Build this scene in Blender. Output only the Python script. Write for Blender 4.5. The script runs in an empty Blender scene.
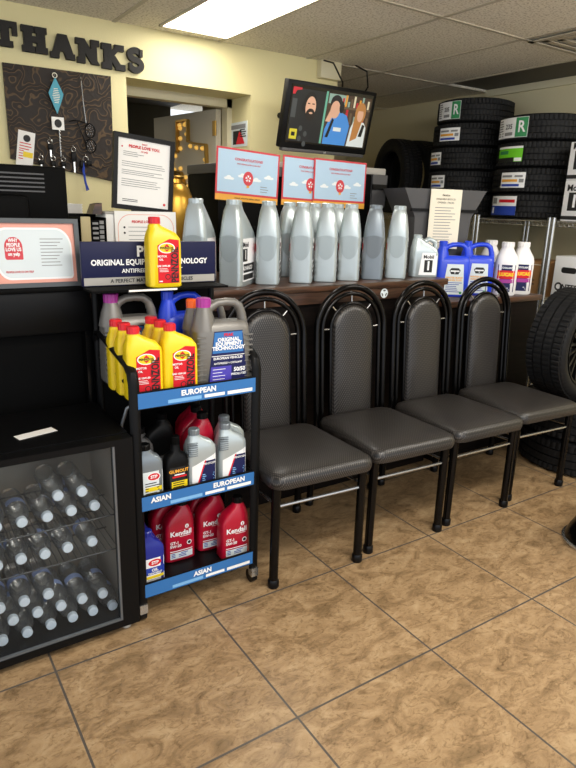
import bpy, bmesh, math, random
from mathutils import Vector, Matrix
random.seed(7)
S = bpy.context.scene
COL = S.collection
PI = math.pi
rad = math.radians

# ------------------------------------------------------------ materials
def lin(h):
    h = h.lstrip('#'); o = []
    for i in (0, 2, 4):
        c = int(h[i:i+2], 16) / 255
        o.append(c/12.92 if c <= .04045 else ((c+.055)/1.055)**2.4)
    return (*o, 1)
MATS = {}
def mat(name, col, rough=.5, metal=0., emit=0., coat=0., bump=0., bscale=60., var=0., vscale=8.):
    if name in MATS: return MATS[name]
    m = bpy.data.materials.new(name); m.use_nodes = True
    nt = m.node_tree; b = nt.nodes['Principled BSDF']
    c = lin(col) if isinstance(col, str) else (*col, 1)
    b.inputs['Base Color'].default_value = c
    b.inputs['Roughness'].default_value = rough
    b.inputs['Metallic'].default_value = metal
    b.inputs['Coat Weight'].default_value = coat
    if emit:
        b.inputs['Emission Color'].default_value = c
        b.inputs['Emission Strength'].default_value = emit
    if bump or var:
        tc = nt.nodes.new('ShaderNodeTexCoord')
    if bump:
        n = nt.nodes.new('ShaderNodeTexNoise'); n.inputs['Scale'].default_value = bscale
        n.inputs['Detail'].default_value = 3
        bp = nt.nodes.new('ShaderNodeBump'); bp.inputs['Strength'].default_value = bump
        bp.inputs['Distance'].default_value = .004
        nt.links.new(tc.outputs['Object'], n.inputs['Vector'])
        nt.links.new(n.outputs['Fac'], bp.inputs['Height']); nt.links.new(bp.outputs['Normal'], b.inputs['Normal'])
    if var:
        n = nt.nodes.new('ShaderNodeTexNoise'); n.inputs['Scale'].default_value = vscale; n.inputs['Detail'].default_value = 5
        mx = nt.nodes.new('ShaderNodeMix'); mx.data_type = 'RGBA'
        mx.inputs[6].default_value = tuple(x*(1-var) for x in c[:3]) + (1,)
        mx.inputs[7].default_value = tuple(min(1, x*(1+var)) for x in c[:3]) + (1,)
        nt.links.new(tc.outputs['Object'], n.inputs['Vector'])
        nt.links.new(n.outputs['Fac'], mx.inputs[0]); nt.links.new(mx.outputs[2], b.inputs['Base Color'])
    MATS[name] = m
    return m
def nodes(m): return m.node_tree.nodes, m.node_tree.links, m.node_tree.nodes['Principled BSDF']

def floor_mat():
    m = mat('stone_tile', '#a07a50', .34); n, l, b = nodes(m)
    tc = n.new('ShaderNodeTexCoord'); mp = n.new('ShaderNodeMapping')
    mp.inputs['Location'].default_value = (-.2807, -1.5639, 0)
    l.new(tc.outputs['Object'], mp.inputs['Vector'])
    br = n.new('ShaderNodeTexBrick'); br.offset = 0; br.squash = 1
    for k, v in (('Scale', 1), ('Mortar Size', .0034), ('Mortar Smooth', .15), ('Bias', 0), ('Brick Width', .4984), ('Row Height', .4984)):
        br.inputs[k].default_value = v
    br.inputs['Color1'].default_value = (.0, .0, .0, 1); br.inputs['Color2'].default_value = (1, 1, 1, 1)
    l.new(mp.outputs['Vector'], br.inputs['Vector'])
    n1 = n.new('ShaderNodeTexNoise'); n1.inputs['Scale'].default_value = 9; n1.inputs['Detail'].default_value = 9; n1.inputs['Roughness'].default_value = .68; n1.inputs['Distortion'].default_value = .9
    n2 = n.new('ShaderNodeTexNoise'); n2.inputs['Scale'].default_value = 30; n2.inputs['Detail'].default_value = 6; n2.inputs['Roughness'].default_value = .7; n2.inputs['Distortion'].default_value = 1.5
    mp2 = n.new('ShaderNodeMapping'); mp2.inputs['Rotation'].default_value = (0, 0, .6); mp2.inputs['Scale'].default_value = (1, 1.7, 1)
    l.new(tc.outputs['Object'], mp2.inputs['Vector'])
    l.new(mp2.outputs['Vector'], n1.inputs['Vector']); l.new(mp2.outputs['Vector'], n2.inputs['Vector'])
    r1 = n.new('ShaderNodeValToRGB'); e = r1.color_ramp.elements
    e[0].position = .30; e[0].color = lin('#735d40'); e[1].position = .70; e[1].color = lin('#b89d78')
    x = e.new(.45); x.color = lin('#967a58'); x = e.new(.56); x.color = lin('#a98c67')
    l.new(n1.outputs['Fac'], r1.inputs['Fac'])
    r2 = n.new('ShaderNodeValToRGB'); e = r2.color_ramp.elements
    e[0].position = .33; e[0].color = (.45, .40, .33, 1); e[1].position = .5; e[1].color = (1.0, 1.0, 1.0, 1)
    l.new(n2.outputs['Fac'], r2.inputs['Fac'])
    mu = n.new('ShaderNodeMix'); mu.data_type = 'RGBA'; mu.blend_type = 'MULTIPLY'; mu.inputs[0].default_value = .75
    l.new(r1.outputs['Color'], mu.inputs[6]); l.new(r2.outputs['Color'], mu.inputs[7])
    g = n.new('ShaderNodeMix'); g.data_type = 'RGBA'
    l.new(br.outputs['Fac'], g.inputs[0]); l.new(mu.outputs[2], g.inputs[6]); g.inputs[7].default_value = lin('#575049')
    l.new(g.outputs[2], b.inputs['Base Color'])
    inv = n.new('ShaderNodeMath'); inv.operation = 'MULTIPLY_ADD'; inv.inputs[1].default_value = -1; inv.inputs[2].default_value = 1
    l.new(br.outputs['Fac'], inv.inputs[0])
    ad = n.new('ShaderNodeMath'); ad.operation = 'MULTIPLY_ADD'; ad.inputs[1].default_value = .25
    l.new(n2.outputs['Fac'], ad.inputs[0]); l.new(inv.outputs[0], ad.inputs[2])
    bp = n.new('ShaderNodeBump'); bp.inputs['Strength'].default_value = .35; bp.inputs['Distance'].default_value = .003
    l.new(ad.outputs[0], bp.inputs['Height']); l.new(bp.outputs['Normal'], b.inputs['Normal'])
    return m
def ceil_mat():
    m = mat('ceiling_tile', '#cfc7b6', .9); n, l, b = nodes(m)
    tc = n.new('ShaderNodeTexCoord'); v = n.new('ShaderNodeTexNoise'); v.inputs['Scale'].default_value = 90; v.inputs['Detail'].default_value = 4
    r = n.new('ShaderNodeValToRGB'); e = r.color_ramp.elements
    e[0].position = .36; e[0].color = lin('#c0b6a2'); e[1].position = .5; e[1].color = lin('#ebe4d4')
    l.new(tc.outputs['Object'], v.inputs['Vector']); l.new(v.outputs['Fac'], r.inputs['Fac']); l.new(r.outputs['Color'], b.inputs['Base Color'])
    return m
def fabric_mat():
    m = mat('woven_vinyl', '#2c2a29', .36); n, l, b = nodes(m)
    tc = n.new('ShaderNodeTexCoord')
    mp = n.new('ShaderNodeMapping'); mp.inputs['Rotation'].default_value = (rad(35), rad(0), rad(45)); l.new(tc.outputs['Object'], mp.inputs['Vector'])
    ws = []
    for d in ('X', 'Y'):
        w = n.new('ShaderNodeTexWave'); w.bands_direction = d; w.inputs['Scale'].default_value = 50; w.inputs['Distortion'].default_value = .2
        l.new(mp.outputs['Vector'], w.inputs['Vector']); ws.append(w)
    mn = n.new('ShaderNodeMath'); mn.operation = 'MULTIPLY'; l.new(ws[0].outputs['Fac'], mn.inputs[0]); l.new(ws[1].outputs['Fac'], mn.inputs[1])
    r = n.new('ShaderNodeValToRGB'); e = r.color_ramp.elements
    e[0].position = .08; e[0].color = lin('#141313'); e[1].position = .66; e[1].color = lin('#514c48')
    l.new(mn.outputs[0], r.inputs['Fac']); l.new(r.outputs['Color'], b.inputs['Base Color'])
    bp = n.new('ShaderNodeBump'); bp.inputs['Strength'].default_value = .22; bp.inputs['Distance'].default_value = .0015
    l.new(mn.outputs[0], bp.inputs['Height']); l.new(bp.outputs['Normal'], b.inputs['Normal'])
    return m
def tooled_mat():
    m = mat('tooled_leather', '#3a3129', .45); n, l, b = nodes(m)
    tc = n.new('ShaderNodeTexCoord')
    n1 = n.new('ShaderNodeTexNoise'); n1.inputs['Scale'].default_value = 9; n1.inputs['Detail'].default_value = 1.2
    l.new(tc.outputs['Object'], n1.inputs['Vector'])
    mx = n.new('ShaderNodeVectorMath'); mx.operation = 'MULTIPLY_ADD'; mx.inputs[1].default_value = (.55, .55, .55)
    l.new(n1.outputs['Color'], mx.inputs[0]); l.new(tc.outputs['Object'], mx.inputs[2])
    w = n.new('ShaderNodeTexWave'); w.wave_type = 'RINGS'; w.inputs['Scale'].default_value = 6; w.inputs['Distortion'].default_value = 5; w.inputs['Detail'].default_value = 1; w.inputs['Detail Scale'].default_value = 1.6
    l.new(mx.outputs['Vector'], w.inputs['Vector'])
    r = n.new('ShaderNodeValToRGB'); e = r.color_ramp.elements
    e[0].position = .78; e[0].color = lin('#2b241f'); e[1].position = .99; e[1].color = lin('#57442e')
    l.new(w.outputs['Fac'], r.inputs['Fac']); l.new(r.outputs['Color'], b.inputs['Base Color'])
    bp = n.new('ShaderNodeBump'); bp.inputs['Strength'].default_value = .25; bp.inputs['Distance'].default_value = .004
    l.new(w.outputs['Fac'], bp.inputs['Height']); l.new(bp.outputs['Normal'], b.inputs['Normal'])
    return m
def wood_mat(name, c0, c1, rough=.45):
    m = mat(name, c1, rough); n, l, b = nodes(m)
    tc = n.new('ShaderNodeTexCoord'); mp = n.new('ShaderNodeMapping'); mp.inputs['Scale'].default_value = (1.2, 6, 14)
    l.new(tc.outputs['Object'], mp.inputs['Vector'])
    v = n.new('ShaderNodeTexNoise'); v.inputs['Scale'].default_value = 4; v.inputs['Detail'].default_value = 8; v.inputs['Distortion'].default_value = .8
    l.new(mp.outputs['Vector'], v.inputs['Vector'])
    r = n.new('ShaderNodeValToRGB'); e = r.color_ramp.elements
    e[0].position = .35; e[0].color = lin(c0); e[1].position = .65; e[1].color = lin(c1)
    l.new(v.outputs['Fac'], r.inputs['Fac']); l.new(r.outputs['Color'], b.inputs['Base Color'])
    return m
def glassy(name, tint, gloss=.12, rough=.03, dens=0.):
    m = bpy.data.materials.new(name); m.use_nodes = True; nt = m.node_tree; nt.nodes.clear()
    o = nt.nodes.new('ShaderNodeOutputMaterial'); t = nt.nodes.new('ShaderNodeBsdfTransparent'); t.inputs[0].default_value = (*tint, 1)
    g = nt.nodes.new('ShaderNodeBsdfGlossy'); g.inputs['Roughness'].default_value = rough; g.inputs[0].default_value = (1, 1, 1, 1)
    lw = nt.nodes.new('ShaderNodeLayerWeight'); lw.inputs[0].default_value = gloss
    mx = nt.nodes.new('ShaderNodeMixShader'); nt.links.new(lw.outputs['Fresnel'], mx.inputs[0])
    nt.links.new(t.outputs[0], mx.inputs[1]); nt.links.new(g.outputs[0], mx.inputs[2])
    last = mx
    if dens:
        d = nt.nodes.new('ShaderNodeBsdfDiffuse'); d.inputs[0].default_value = (.75, .8, .85, 1)
        m2 = nt.nodes.new('ShaderNodeMixShader'); m2.inputs[0].default_value = dens
        nt.links.new(mx.outputs[0], m2.inputs[1]); nt.links.new(d.outputs[0], m2.inputs[2]); last = m2
    nt.links.new(last.outputs[0], o.inputs[0])
    return m

M = dict(
    floor=floor_mat(), ceil=ceil_mat(), fabric=fabric_mat(), tooled=tooled_mat(),
    wall=mat('cream_paint', '#e0d5a2', .6, bump=.15, bscale=120, var=.03, vscale=2),
    wall2=mat('beige_paint', '#d2c8a4', .7, bump=.1, bscale=120),
    trimpaint=mat('trim_paint', '#d6cdac', .5), tbar=mat('grid_paint', '#b9b09c', .5),
    ceilstrip=mat('strip_grey_brown', '#5d574a', .7), dark=mat('dark_room', '#3a3630', .8), doorp=mat('door_paint', '#cbc4b0', .5),
    black=mat('black_plastic', '#0a0a0b', .4), blackm=mat('black_matte', '#050505', .6), blackg=mat('black_gloss', '#060607', .22),
    tube=mat('black_chrome', '#242323', .13, .9), spoke=mat('spoke_steel', '#b5b3b0', .25, .9), steel=mat('chrome_wire', '#c9c9c6', .25, .9),
    rubberfoot=mat('rubber_foot', '#08080a', .3), tyre=mat('tire_rubber', '#141415', .6, bump=.25, bscale=200),
    alloy=mat('dark_alloy', '#1b1b1d', .3, .8), grip=mat('grip_grey', '#a3aeb1', .4, .35), gripd=mat('grip_dark', '#6f777d', .42, .3),
    silver=mat('silver_plastic', '#b6c0c2', .3, .42), silverd=mat('silver_plastic_dark', '#7f888f', .33, .4),
    peakgrey=mat('pewter_plastic', '#76736e', .36, .3), yellow=mat('yellow_plastic', '#f0cf18', .35), redcap=mat('red_cap', '#d3202b', .35),
    red=mat('red_plastic', '#b3122f', .28), bluep=mat('blue_plastic', '#2144d6', .32), navyp=mat('navy_plastic', '#1d2a8c', .3),
    purple=mat('purple_cap', '#a2308f', .35), orange=mat('orange_cap', '#f0661e', .35), white=mat('white_plastic', '#f1efee', .35),
    paper=mat('white_paper', '#f3f1ec', .7), ink=mat('black_ink', '#161616', .6), inkg=mat('grey_ink', '#8b8b8b', .7), inkr=mat('red_ink', '#d2232e', .5),
    inkw=mat('white_ink', '#f4f4f4', .5), inkb=mat('blue_ink', '#1d3fa6', .5), inky=mat('yellow_ink', '#f2d31c', .5), inkn=mat('navy_ink', '#202450', .45),
    labelblue=mat('strip_blue', '#2f6fb0', .4), labellight=mat('strip_light_blue', '#7db4e2', .45), green=mat('green_ink', '#2e8f55', .5), lime=mat('lime_ink', '#6fd01e', .5),
    sky=mat('certificate_blue', '#b7d2e8', .5), cloud=mat('cloud_white', '#eef3f5', .5), crtred=mat('certificate_red', '#d23a44', .5), amber=mat('certificate_amber', '#efab3a', .5),
    peach=mat('peach_print', '#eba694', .5), palecert=mat('pale_print', '#dbe4e6', .5),
    greyframe=mat('grey_frame', '#4d5154', .4), letter=mat('letter_metal', '#262422', .5, .2, bump=.2, bscale=50),
    brown=wood_mat('brown_wood', '#2c1d15', '#5a3b29', .35), lowwood=wood_mat('espresso_wood', '#0e0b0a', '#1b1411', .5), cards=mat('cardboard', '#a67c4f', .8),
    gold=mat('gold_paint', '#b58a35', .3, .8), brass=mat('brass', '#a88540', .35, .8), bulb=mat('amber_bulb', '#e8b75a', .3, 0, .5),
    greyp=mat('grey_plastic', '#4a494a', .5), greyl=mat('light_grey_plastic', '#aaa69e', .5), teal=mat('teal_plastic', '#2f96ad', .35),
    cream=mat('cream_paper', '#efe7d3', .7), wired=mat('dark_wire', '#4a4c4e', .4, .6), wireg=mat('grey_wire', '#80858a', .35, .7), intr=mat('fridge_liner', '#a09b92', .5),
    beige=mat('beige_packet', '#b5a77c', .6), lightglow=mat('light_diffuser', '#fffaf0', .5, 0, 9.),
    capw=mat('bottle_cap', '#d7e6f6', .4), blueband=mat('bottle_band', '#8fa4d6', .4),
    pet=glassy('clear_bottle', (.96, .975, .985), .46, .10, .06), pane=glassy('fridge_glass', (.95, .95, .94), .12, .02, .01),
    screen=mat('screen_black', '#08080a', .2),
)

for k_ in ('black', 'blackm', 'blackg', 'rubberfoot', 'tyre', 'lowwood'): M[k_].node_tree.nodes['Principled BSDF'].inputs['Specular IOR Level'].default_value = {'blackm': .08, 'black': .16, 'lowwood': .12}.get(k_, .25)
# ------------------------------------------------------------ object helpers
def mesh_obj(name, vs, fs, m, parent=None, smooth=False, loc=None):
    me = bpy.data.meshes.new(name); me.from_pydata([tuple(v) for v in vs], [], fs); me.update()
    me.materials.append(m)
    if smooth:
        me.polygons.foreach_set('use_smooth', [True]*len(me.polygons)); 
        me.set_sharp_from_angle(angle=rad(38))
    o = bpy.data.objects.new(name, me); COL.objects.link(o)
    if parent: o.parent = parent
    if loc: o.location = loc
    return o
class G:
    """collects shapes for one mesh"""
    def __init__(s): s.v = []; s.f = []
    def add(s, vs, fs, T=None):
        k = len(s.v)
        s.v += [T @ Vector(v) if T else Vector(v) for v in vs]; s.f += [[i+k for i in f] for f in fs]; return s
    def box(s, x0, x1, y0, y1, z0, z1, bev=0., T=None):
        if bev:
            bm = bmesh.new(); bmesh.ops.create_cube(bm, size=1)
            for v in bm.verts: v.co = ((x0+x1)/2+v.co.x*(x1-x0), (y0+y1)/2+v.co.y*(y1-y0), (z0+z1)/2+v.co.z*(z1-z0))
            bmesh.ops.bevel(bm, geom=bm.edges[:], offset=bev, segments=2, profile=.5, affect='EDGES')
            bm.verts.index_update()
            s.add([v.co.copy() for v in bm.verts], [[v.index for v in f.verts] for f in bm.faces], T); bm.free(); return s
        vs = [(x, y, z) for x in (x0, x1) for y in (y0, y1) for z in (z0, z1)]
        return s.add(vs, [[0,1,3,2],[4,6,7,5],[0,4,5,1],[2,3,7,6],[0,2,6,4],[1,5,7,3]], T)
    def tube(s, pts, r, seg=10, closed=False, T=None, ry=None):
        pts = [Vector(p) for p in pts]; n = len(pts); vs = []; fs = []
        t0 = (pts[1]-pts[0]).normalized(); up = Vector((0,0,1)) if abs(t0.z) < .9 else Vector((1,0,0))
        a = t0.cross(up).normalized()
        for i, p in enumerate(pts):
            if closed: t = (pts[(i+1) % n]-pts[i-1]).normalized()
            else: t = (pts[min(i+1, n-1)]-pts[max(i-1, 0)]).normalized()
            a = (a - t*a.dot(t)).normalized(); b = t.cross(a)
            rr = r[i] if isinstance(r, (list, tuple)) else r
            for k in range(seg):
                q = 2*PI*k/seg; vs.append(p + a*(math.cos(q)*rr) + b*(math.sin(q)*(ry or rr)))
        for i in range(n if closed else n-1):
            j = (i+1) % n
            for k in range(seg): fs.append([i*seg+k, i*seg+(k+1) % seg, j*seg+(k+1) % seg, j*seg+k])
        if not closed: fs += [list(range(seg))[::-1], [(n-1)*seg+k for k in range(seg)]]
        return s.add(vs, fs, T)
    def lathe(s, prof, seg=32, T=None, close=True):
        vs = []; fs = []
        for r, z in prof:
            for k in range(seg):
                q = 2*PI*k/seg; vs.append((r*math.cos(q), r*math.sin(q), z))
        for i in range(len(prof)-1):
            for k in range(seg): fs.append([i*seg+k, i*seg+(k+1) % seg, (i+1)*seg+(k+1) % seg, (i+1)*seg+k])
        if close: fs += [list(range(seg))[::-1], [(len(prof)-1)*seg+k for k in range(seg)]]
        return s.add(vs, fs, T)
    def prism(s, poly, y0, y1, T=None):           # polygon in (x,z), pushed along y
        n = len(poly); vs = [(x, y0, z) for x, z in poly] + [(x, y1, z) for x, z in poly]
        fs = [list(range(n)), [n+i for i in range(n)][::-1]] + [[i, n+i, n+(i+1) % n, (i+1) % n] for i in range(n)]
        return s.add(vs, fs, T)
    def loft(s, rings, T=None):
        k = len(rings[0]); vs = [p for r in rings for p in r]; fs = []
        for i in range(len(rings)-1):
            for j in range(k): fs.append([i*k+j, i*k+(j+1) % k, (i+1)*k+(j+1) % k, (i+1)*k+j])
        fs += [list(range(k))[::-1], [(len(rings)-1)*k+j for j in range(k)]]
        return s.add(vs, fs, T)
    def out(s, name, m, parent=None, smooth=False, loc=None): return mesh_obj(name, s.v, s.f, m, parent, smooth, loc)
def box(name, x0, x1, y0, y1, z0, z1, m, parent=None, bev=0.):
    return G().box(x0, x1, y0, y1, z0, z1, bev).out(name, m, parent, bool(bev))
def tag(o, label, cat, group=None):
    o['label'] = label; o['category'] = cat
    if group: o['group'] = group
    return o
def thing(name, label, cat, loc=(0,0,0), rz=0, group=None):
    o = bpy.data.objects.new(name, None); COL.objects.link(o); o.location = loc; o.rotation_euler = (0, 0, rz)
    o.empty_display_size = .05
    return tag(o, label, cat, group)
KIDS = {}
def kids(o): return [c for c in bpy.data.objects if c.parent == o]
def dup(src, loc, rz, label, group=None, rot=None):
    r = src.copy(); COL.objects.link(r); r.location = loc; r.rotation_euler = rot or (0, 0, rz)
    r['label'] = label
    if group: r['group'] = group
    for c in kids(src):
        d = c.copy(); COL.objects.link(d); d.parent = r
        for g in kids(c):
            e = g.copy(); COL.objects.link(e); e.parent = d
    return r
def struct(o): o['kind'] = 'structure'; return o

def text_geo(s, size=1., bold=0., align='CENTER', sx=1.):
    cu = bpy.data.curves.new('t', 'FONT'); cu.body = s; cu.size = size; cu.offset = bold*size; cu.align_x = align; cu.resolution_u = 2
    cu.align_y = 'CENTER'
    o = bpy.data.objects.new('t', cu); COL.objects.link(o)
    dg = bpy.context.evaluated_depsgraph_get()
    me = bpy.data.meshes.new_from_object(o.evaluated_get(dg))
    vs = [(v.co.x*sx, v.co.y) for v in me.vertices]; fs = [list(p.vertices) for p in me.polygons]
    bpy.data.objects.remove(o); bpy.data.curves.remove(cu); bpy.data.meshes.remove(me)
    return vs, fs
class Art:
    """thin printed shapes laid on a surface: fn(u, v, lift) -> point"""
    def __init__(s, fn, parent): s.fn = fn; s.parent = parent; s.b = {}
    def put(s, name, m, uv, fs, lift):
        g = s.b.setdefault((name, m.name), (G(), m))[0]; g.add([s.fn(u, v, lift) for u, v in uv], fs); return s
    def quad(s, name, m, c, lift=.0006, nu=6, nv=6):       # four corners bl, br, tr, tl
        uv = []; fs = []
        for j in range(nv+1):
            for i in range(nu+1):
                a, b = i/nu, j/nv
                uv.append(tuple((1-b)*((1-a)*c[0][k]+a*c[1][k]) + b*((1-a)*c[3][k]+a*c[2][k]) for k in (0, 1)))
        for j in range(nv):
            for i in range(nu): q = j*(nu+1)+i; fs.append([q, q+1, q+nu+2, q+nu+1])
        return s.put(name, m, uv, fs, lift)
    def rect(s, name, m, u0, v0, u1, v1, lift=.0006, n=4): return s.quad(name, m, ((u0,v0),(u1,v0),(u1,v1),(u0,v1)), lift, n, n)
    def ell(s, name, m, u, v, a, b, lift=.0008, n=20):
        return s.poly(name, m, [(u+a*math.cos(2*PI*k/n), v+b*math.sin(2*PI*k/n)) for k in range(n)], lift, 1, 2)
    def poly(s, name, m, pts, lift=.0008, ne=4, nr=5):       # star shaped outline, filled in rings about its centre
        P_ = []
        for i, p in enumerate(pts):
            q = pts[(i+1) % len(pts)]; P_ += [(p[0]+(q[0]-p[0])*t/ne, p[1]+(q[1]-p[1])*t/ne) for t in range(ne)]
        n = len(P_); cu, cv = sum(p[0] for p in P_)/n, sum(p[1] for p in P_)/n
        uv = [(cu, cv)]+[(cu+(p[0]-cu)*k/nr, cv+(p[1]-cv)*k/nr) for k in range(1, nr+1) for p in P_]
        fs = [[0, 1+k, 1+(k+1) % n] for k in range(n)]
        for r in range(nr-1): fs += [[1+r*n+k, 1+(r+1)*n+k, 1+(r+1)*n+(k+1) % n, 1+r*n+(k+1) % n] for k in range(n)]
        return s.put(name, m, uv, fs, lift)
    def text(s, name, m, t, u, v, size, bold=.0, lift=.0012, align='CENTER', sx=1., rot=0.):
        vs, fs = text_geo(t, size, bold, align, sx); c, d = math.cos(rot), math.sin(rot)
        return s.put(name, m, [(u+c*x-d*y, v+d*x+c*y) for x, y in vs], fs, lift+.0006)
    def lines(s, name, m, u0, u1, v1, v0, n, h, lift=.0009, ragged=.35):
        for i in range(n):
            v = v1 + (v0-v1)*i/max(1, n-1); s.rect(name, m, u0, v, u1-(u1-u0)*ragged*random.random(), v+h, lift, 1)
        return s
    def flush(s, label=None):
        r = []
        for (name, _), (g, m) in s.b.items(): r.append(g.out(name, m, s.parent))
        s.b = {}; return r
def flat(o, u, v):
    o, u, v = Vector(o), Vector(u).normalized(), Vector(v).normalized(); n = u.cross(v).normalized()
    return lambda a, b, l: o + u*a + v*b + n*l
FRONT = lambda x0, y, z0: flat((x0, y, z0), (1,0,0), (0,0,1))   # faces -y

# lofted bottles: rings (z, x0, x1, y0, y1, n)
def se_ring(z, x0, x1, y0, y1, n, k=36):
    r = []
    for i in range(k):
        q = 2*PI*i/k; c, s_ = math.cos(q), math.sin(q)
        r.append(((x0+x1)/2+(x1-x0)/2*math.copysign(abs(c)**(2/n), c), (y0+y1)/2+(y1-y0)/2*math.copysign(abs(s_)**(2/n), s_), z))
    return r
def interp(R, z):
    if z <= R[0][0]: return R[0][1:]
    for a, b in zip(R, R[1:]):
        if z <= b[0]:
            t = (z-a[0])/max(1e-6, b[0]-a[0]); return tuple(p+(q-p)*t for p, q in zip(a[1:], b[1:]))
    return R[-1][1:]
def bottle_front(R):
    def fn(u, v, l):
        x0, x1, y0, y1, n = interp(R, v); h = (x1-x0)/2; t = min(.98, abs((u-(x0+x1)/2)/h))
        return Vector((u, (y0+y1)/2-(y1-y0)/2*(1-t**n)**(1/n)-l, v))
    return fn
def bottle_side(R, sgn=1):      # the +x side; u runs towards +y
    def fn(u, v, l):
        x0, x1, y0, y1, n = interp(R, v); h = (y1-y0)/2; t = min(.98, abs((u-(y0+y1)/2)/h))
        return Vector(((x0+x1)/2+sgn*((x1-x0)/2*(1-t**n)**(1/n)+l), u, v))
    return fn
def body(R, m, parent, name='body'): return G().loft([se_ring(*r) for r in R]).out(name, m, parent, True)
def cap(parent, m, x, y, z0, z1, r, ribs=True, name='cap'):
    g = G(); k = 28; P = []
    for z, s_ in ((z0, 1), (z1-.003, 1), (z1, .86)):
        P.append([(x+math.cos(2*PI*i/k)*r*s_*(1-.05*(i % 2)), y+math.sin(2*PI*i/k)*r*s_*(1-.05*(i % 2)), z) for i in range(k)])
    return g.loft(P).out(name, m, parent, False)

# ------------------------------------------------------------ camera
yaw, pitch, roll = map(rad, (33.84634, 16.13972, 1.83926))
fw = Vector((math.cos(pitch)*math.sin(yaw), math.cos(pitch)*math.cos(yaw), -math.sin(pitch)))
r_ = fw.cross(Vector((0,0,1))).normalized(); u_ = r_.cross(fw)
r2, u2 = r_*math.cos(roll)+u_*math.sin(roll), -r_*math.sin(roll)+u_*math.cos(roll)
cd = bpy.data.cameras.new('camera'); cam = bpy.data.objects.new('camera', cd); COL.objects.link(cam); S.camera = cam
cd.sensor_fit = 'HORIZONTAL'; cd.sensor_width = 36; cd.lens = 614.55/576*36; cd.clip_start = .05
mw = Matrix.Identity(4)
for i, v in enumerate((r2, u2, -fw)):
    for k in range(3): mw[k][i] = v[k]
mw[0][3], mw[1][3], mw[2][3] = 0, 0, 1.30
cam.matrix_world = mw

# ------------------------------------------------------------ room
CZ = 2.19; WY = 3.5; WY2 = 3.79; RX = 4.12
struct(box('floor', -2.2, 4.3, -2.2, 6.2, -.05, 0, M['floor']))
g = G()                                            # ceiling with the sunk dark strip left open
g.box(-2.2, 3.63, -2.2, 6.2, CZ, CZ+.04); g.box(3.63, 4.3, 3.5, 6.2, CZ, CZ+.04)
struct(g.out('ceiling', M['ceil']))
g = G()
for i in range(-6, 4):
    x = 1.80+.612*i
    g.box(x-.010, x+.010, -2.2, 5.2 if x > 2.7 else WY, CZ-.004, CZ+.001)
for y in (-1.1, 0.05, 1.2, 2.37): g.box(-2.2, 3.63, y-.010, y+.010, CZ-.0045, CZ+.001)
g.box(2.66, RX, 3.5-.01, 3.51, CZ-.0045, CZ+.001); g.box(2.66, RX, 4.65, 4.67, CZ-.0045, CZ+.001)
struct(g.out('trim_1', M['tbar']))
struct(box('trim_2', 3.63, RX, -2.2, 3.5, CZ+.015, CZ+.05, M['ceilstrip']))  # plain grey-brown board closing the sunk ceiling strip
struct(G().box(RX-.03, RX, -2.2, 3.5, CZ-.035, CZ+.012).out('trim_3', M['trimpaint']))
OX0, OX1, OZ = 1.243, 2.013, 1.935
g = G()
g.box(-2.2, OX0, WY, WY2, 0, CZ); g.box(OX1, 2.66, WY, WY2, 0, CZ); g.box(OX0, OX1, WY, WY2, OZ, CZ)
g.box(2.56, 2.66, WY2, 5.2, 0, CZ)
struct(g.out('wall_back', M['wall']))
struct(box('wall_right', RX, RX+.12, -2.2, 6.2, 0, 2.4, M['wall2']))
struct(box('wall_alcove', 2.56, RX, 5.2, 5.3, 0, CZ, M['wall2']))
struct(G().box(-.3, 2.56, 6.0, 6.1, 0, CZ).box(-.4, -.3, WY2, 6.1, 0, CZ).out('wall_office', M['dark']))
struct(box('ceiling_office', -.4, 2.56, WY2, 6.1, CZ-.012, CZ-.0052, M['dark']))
# casing just inside the opening
g = G(); g.box(OX1-.035, OX1, WY2-.05, WY2+.02, 0, OZ); g.box(OX0, OX0+.035, WY2-.05, WY2+.02, 0, OZ); g.box(OX0, OX1, WY2-.05, WY2+.02, OZ-.05, OZ)
struct(g.out('trim_4', M['trimpaint']))
# open door, hinged on the right jamb
dr = bpy.data.objects.new('door_1', None); COL.objects.link(dr); struct(dr); dr.location = (OX1-.04, WY2+.025, 0); dr.rotation_euler = (0, 0, rad(99))
G().box(0, .76, 0, .04, .01, OZ-.055).out('door_slab', M['doorp'], dr)
for z in (.25, 1.0, 1.72):
    G().tube([(0.0, .045, z), (0.0, .045, z+.09)], .009).box(0, .035, .04, .043, z, z+.09).out('hinge', M['brass'], dr)
G().lathe([(.011,0),(.011,.03),(.028,.038),(.03,.055),(.02,.068)], 20, Matrix.Translation((.69,.04,.98)) @ Matrix.Rotation(-PI/2, 4, 'X')).out('knob', M['brass'], dr, True)

# ceiling light (unseen lamps outside the frame are added below to light the room)
def light(x0, x1, y0, y1, label):
    t = thing('ceiling_light', label, 'ceiling light', ((x0+x1)/2, (y0+y1)/2, CZ), 0, 'fluorescent ceiling lights')
    a, b = (x1-x0)/2, (y1-y0)/2; w = .014
    G().box(-a, a, -b, -b+w, -.010, 0).box(-a, a, b-w, b, -.010, 0).box(-a, -a+w, -b, b, -.010, 0).box(a-w, a, -b, b, -.010, 0).out('frame', M['tbar'], t)
    box('diffuser', -a+w, a-w, -b+w, b-w, -.006, -.001, M['lightglow'], t)
light(1.395, 1.80, 2.39, 3.40, 'bright rectangular fluorescent ceiling light panel above the wall letters')
def area(name, loc, rot, sx, sy, e, col=(1, 1, 1)):
    d = bpy.data.lights.new(name, 'AREA'); d.shape = 'RECTANGLE'; d.size = sx; d.size_y = sy; d.energy = e; d.color = col
    o = bpy.data.objects.new(name, d); COL.objects.link(o); o.location = loc; o.rotation_euler = rot
area('lamp_over_waiting_area', (1.2, .45, CZ-.02), (rad(10), 0, 0), 1.2, .6, 36, (1, .96, .88))
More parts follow.
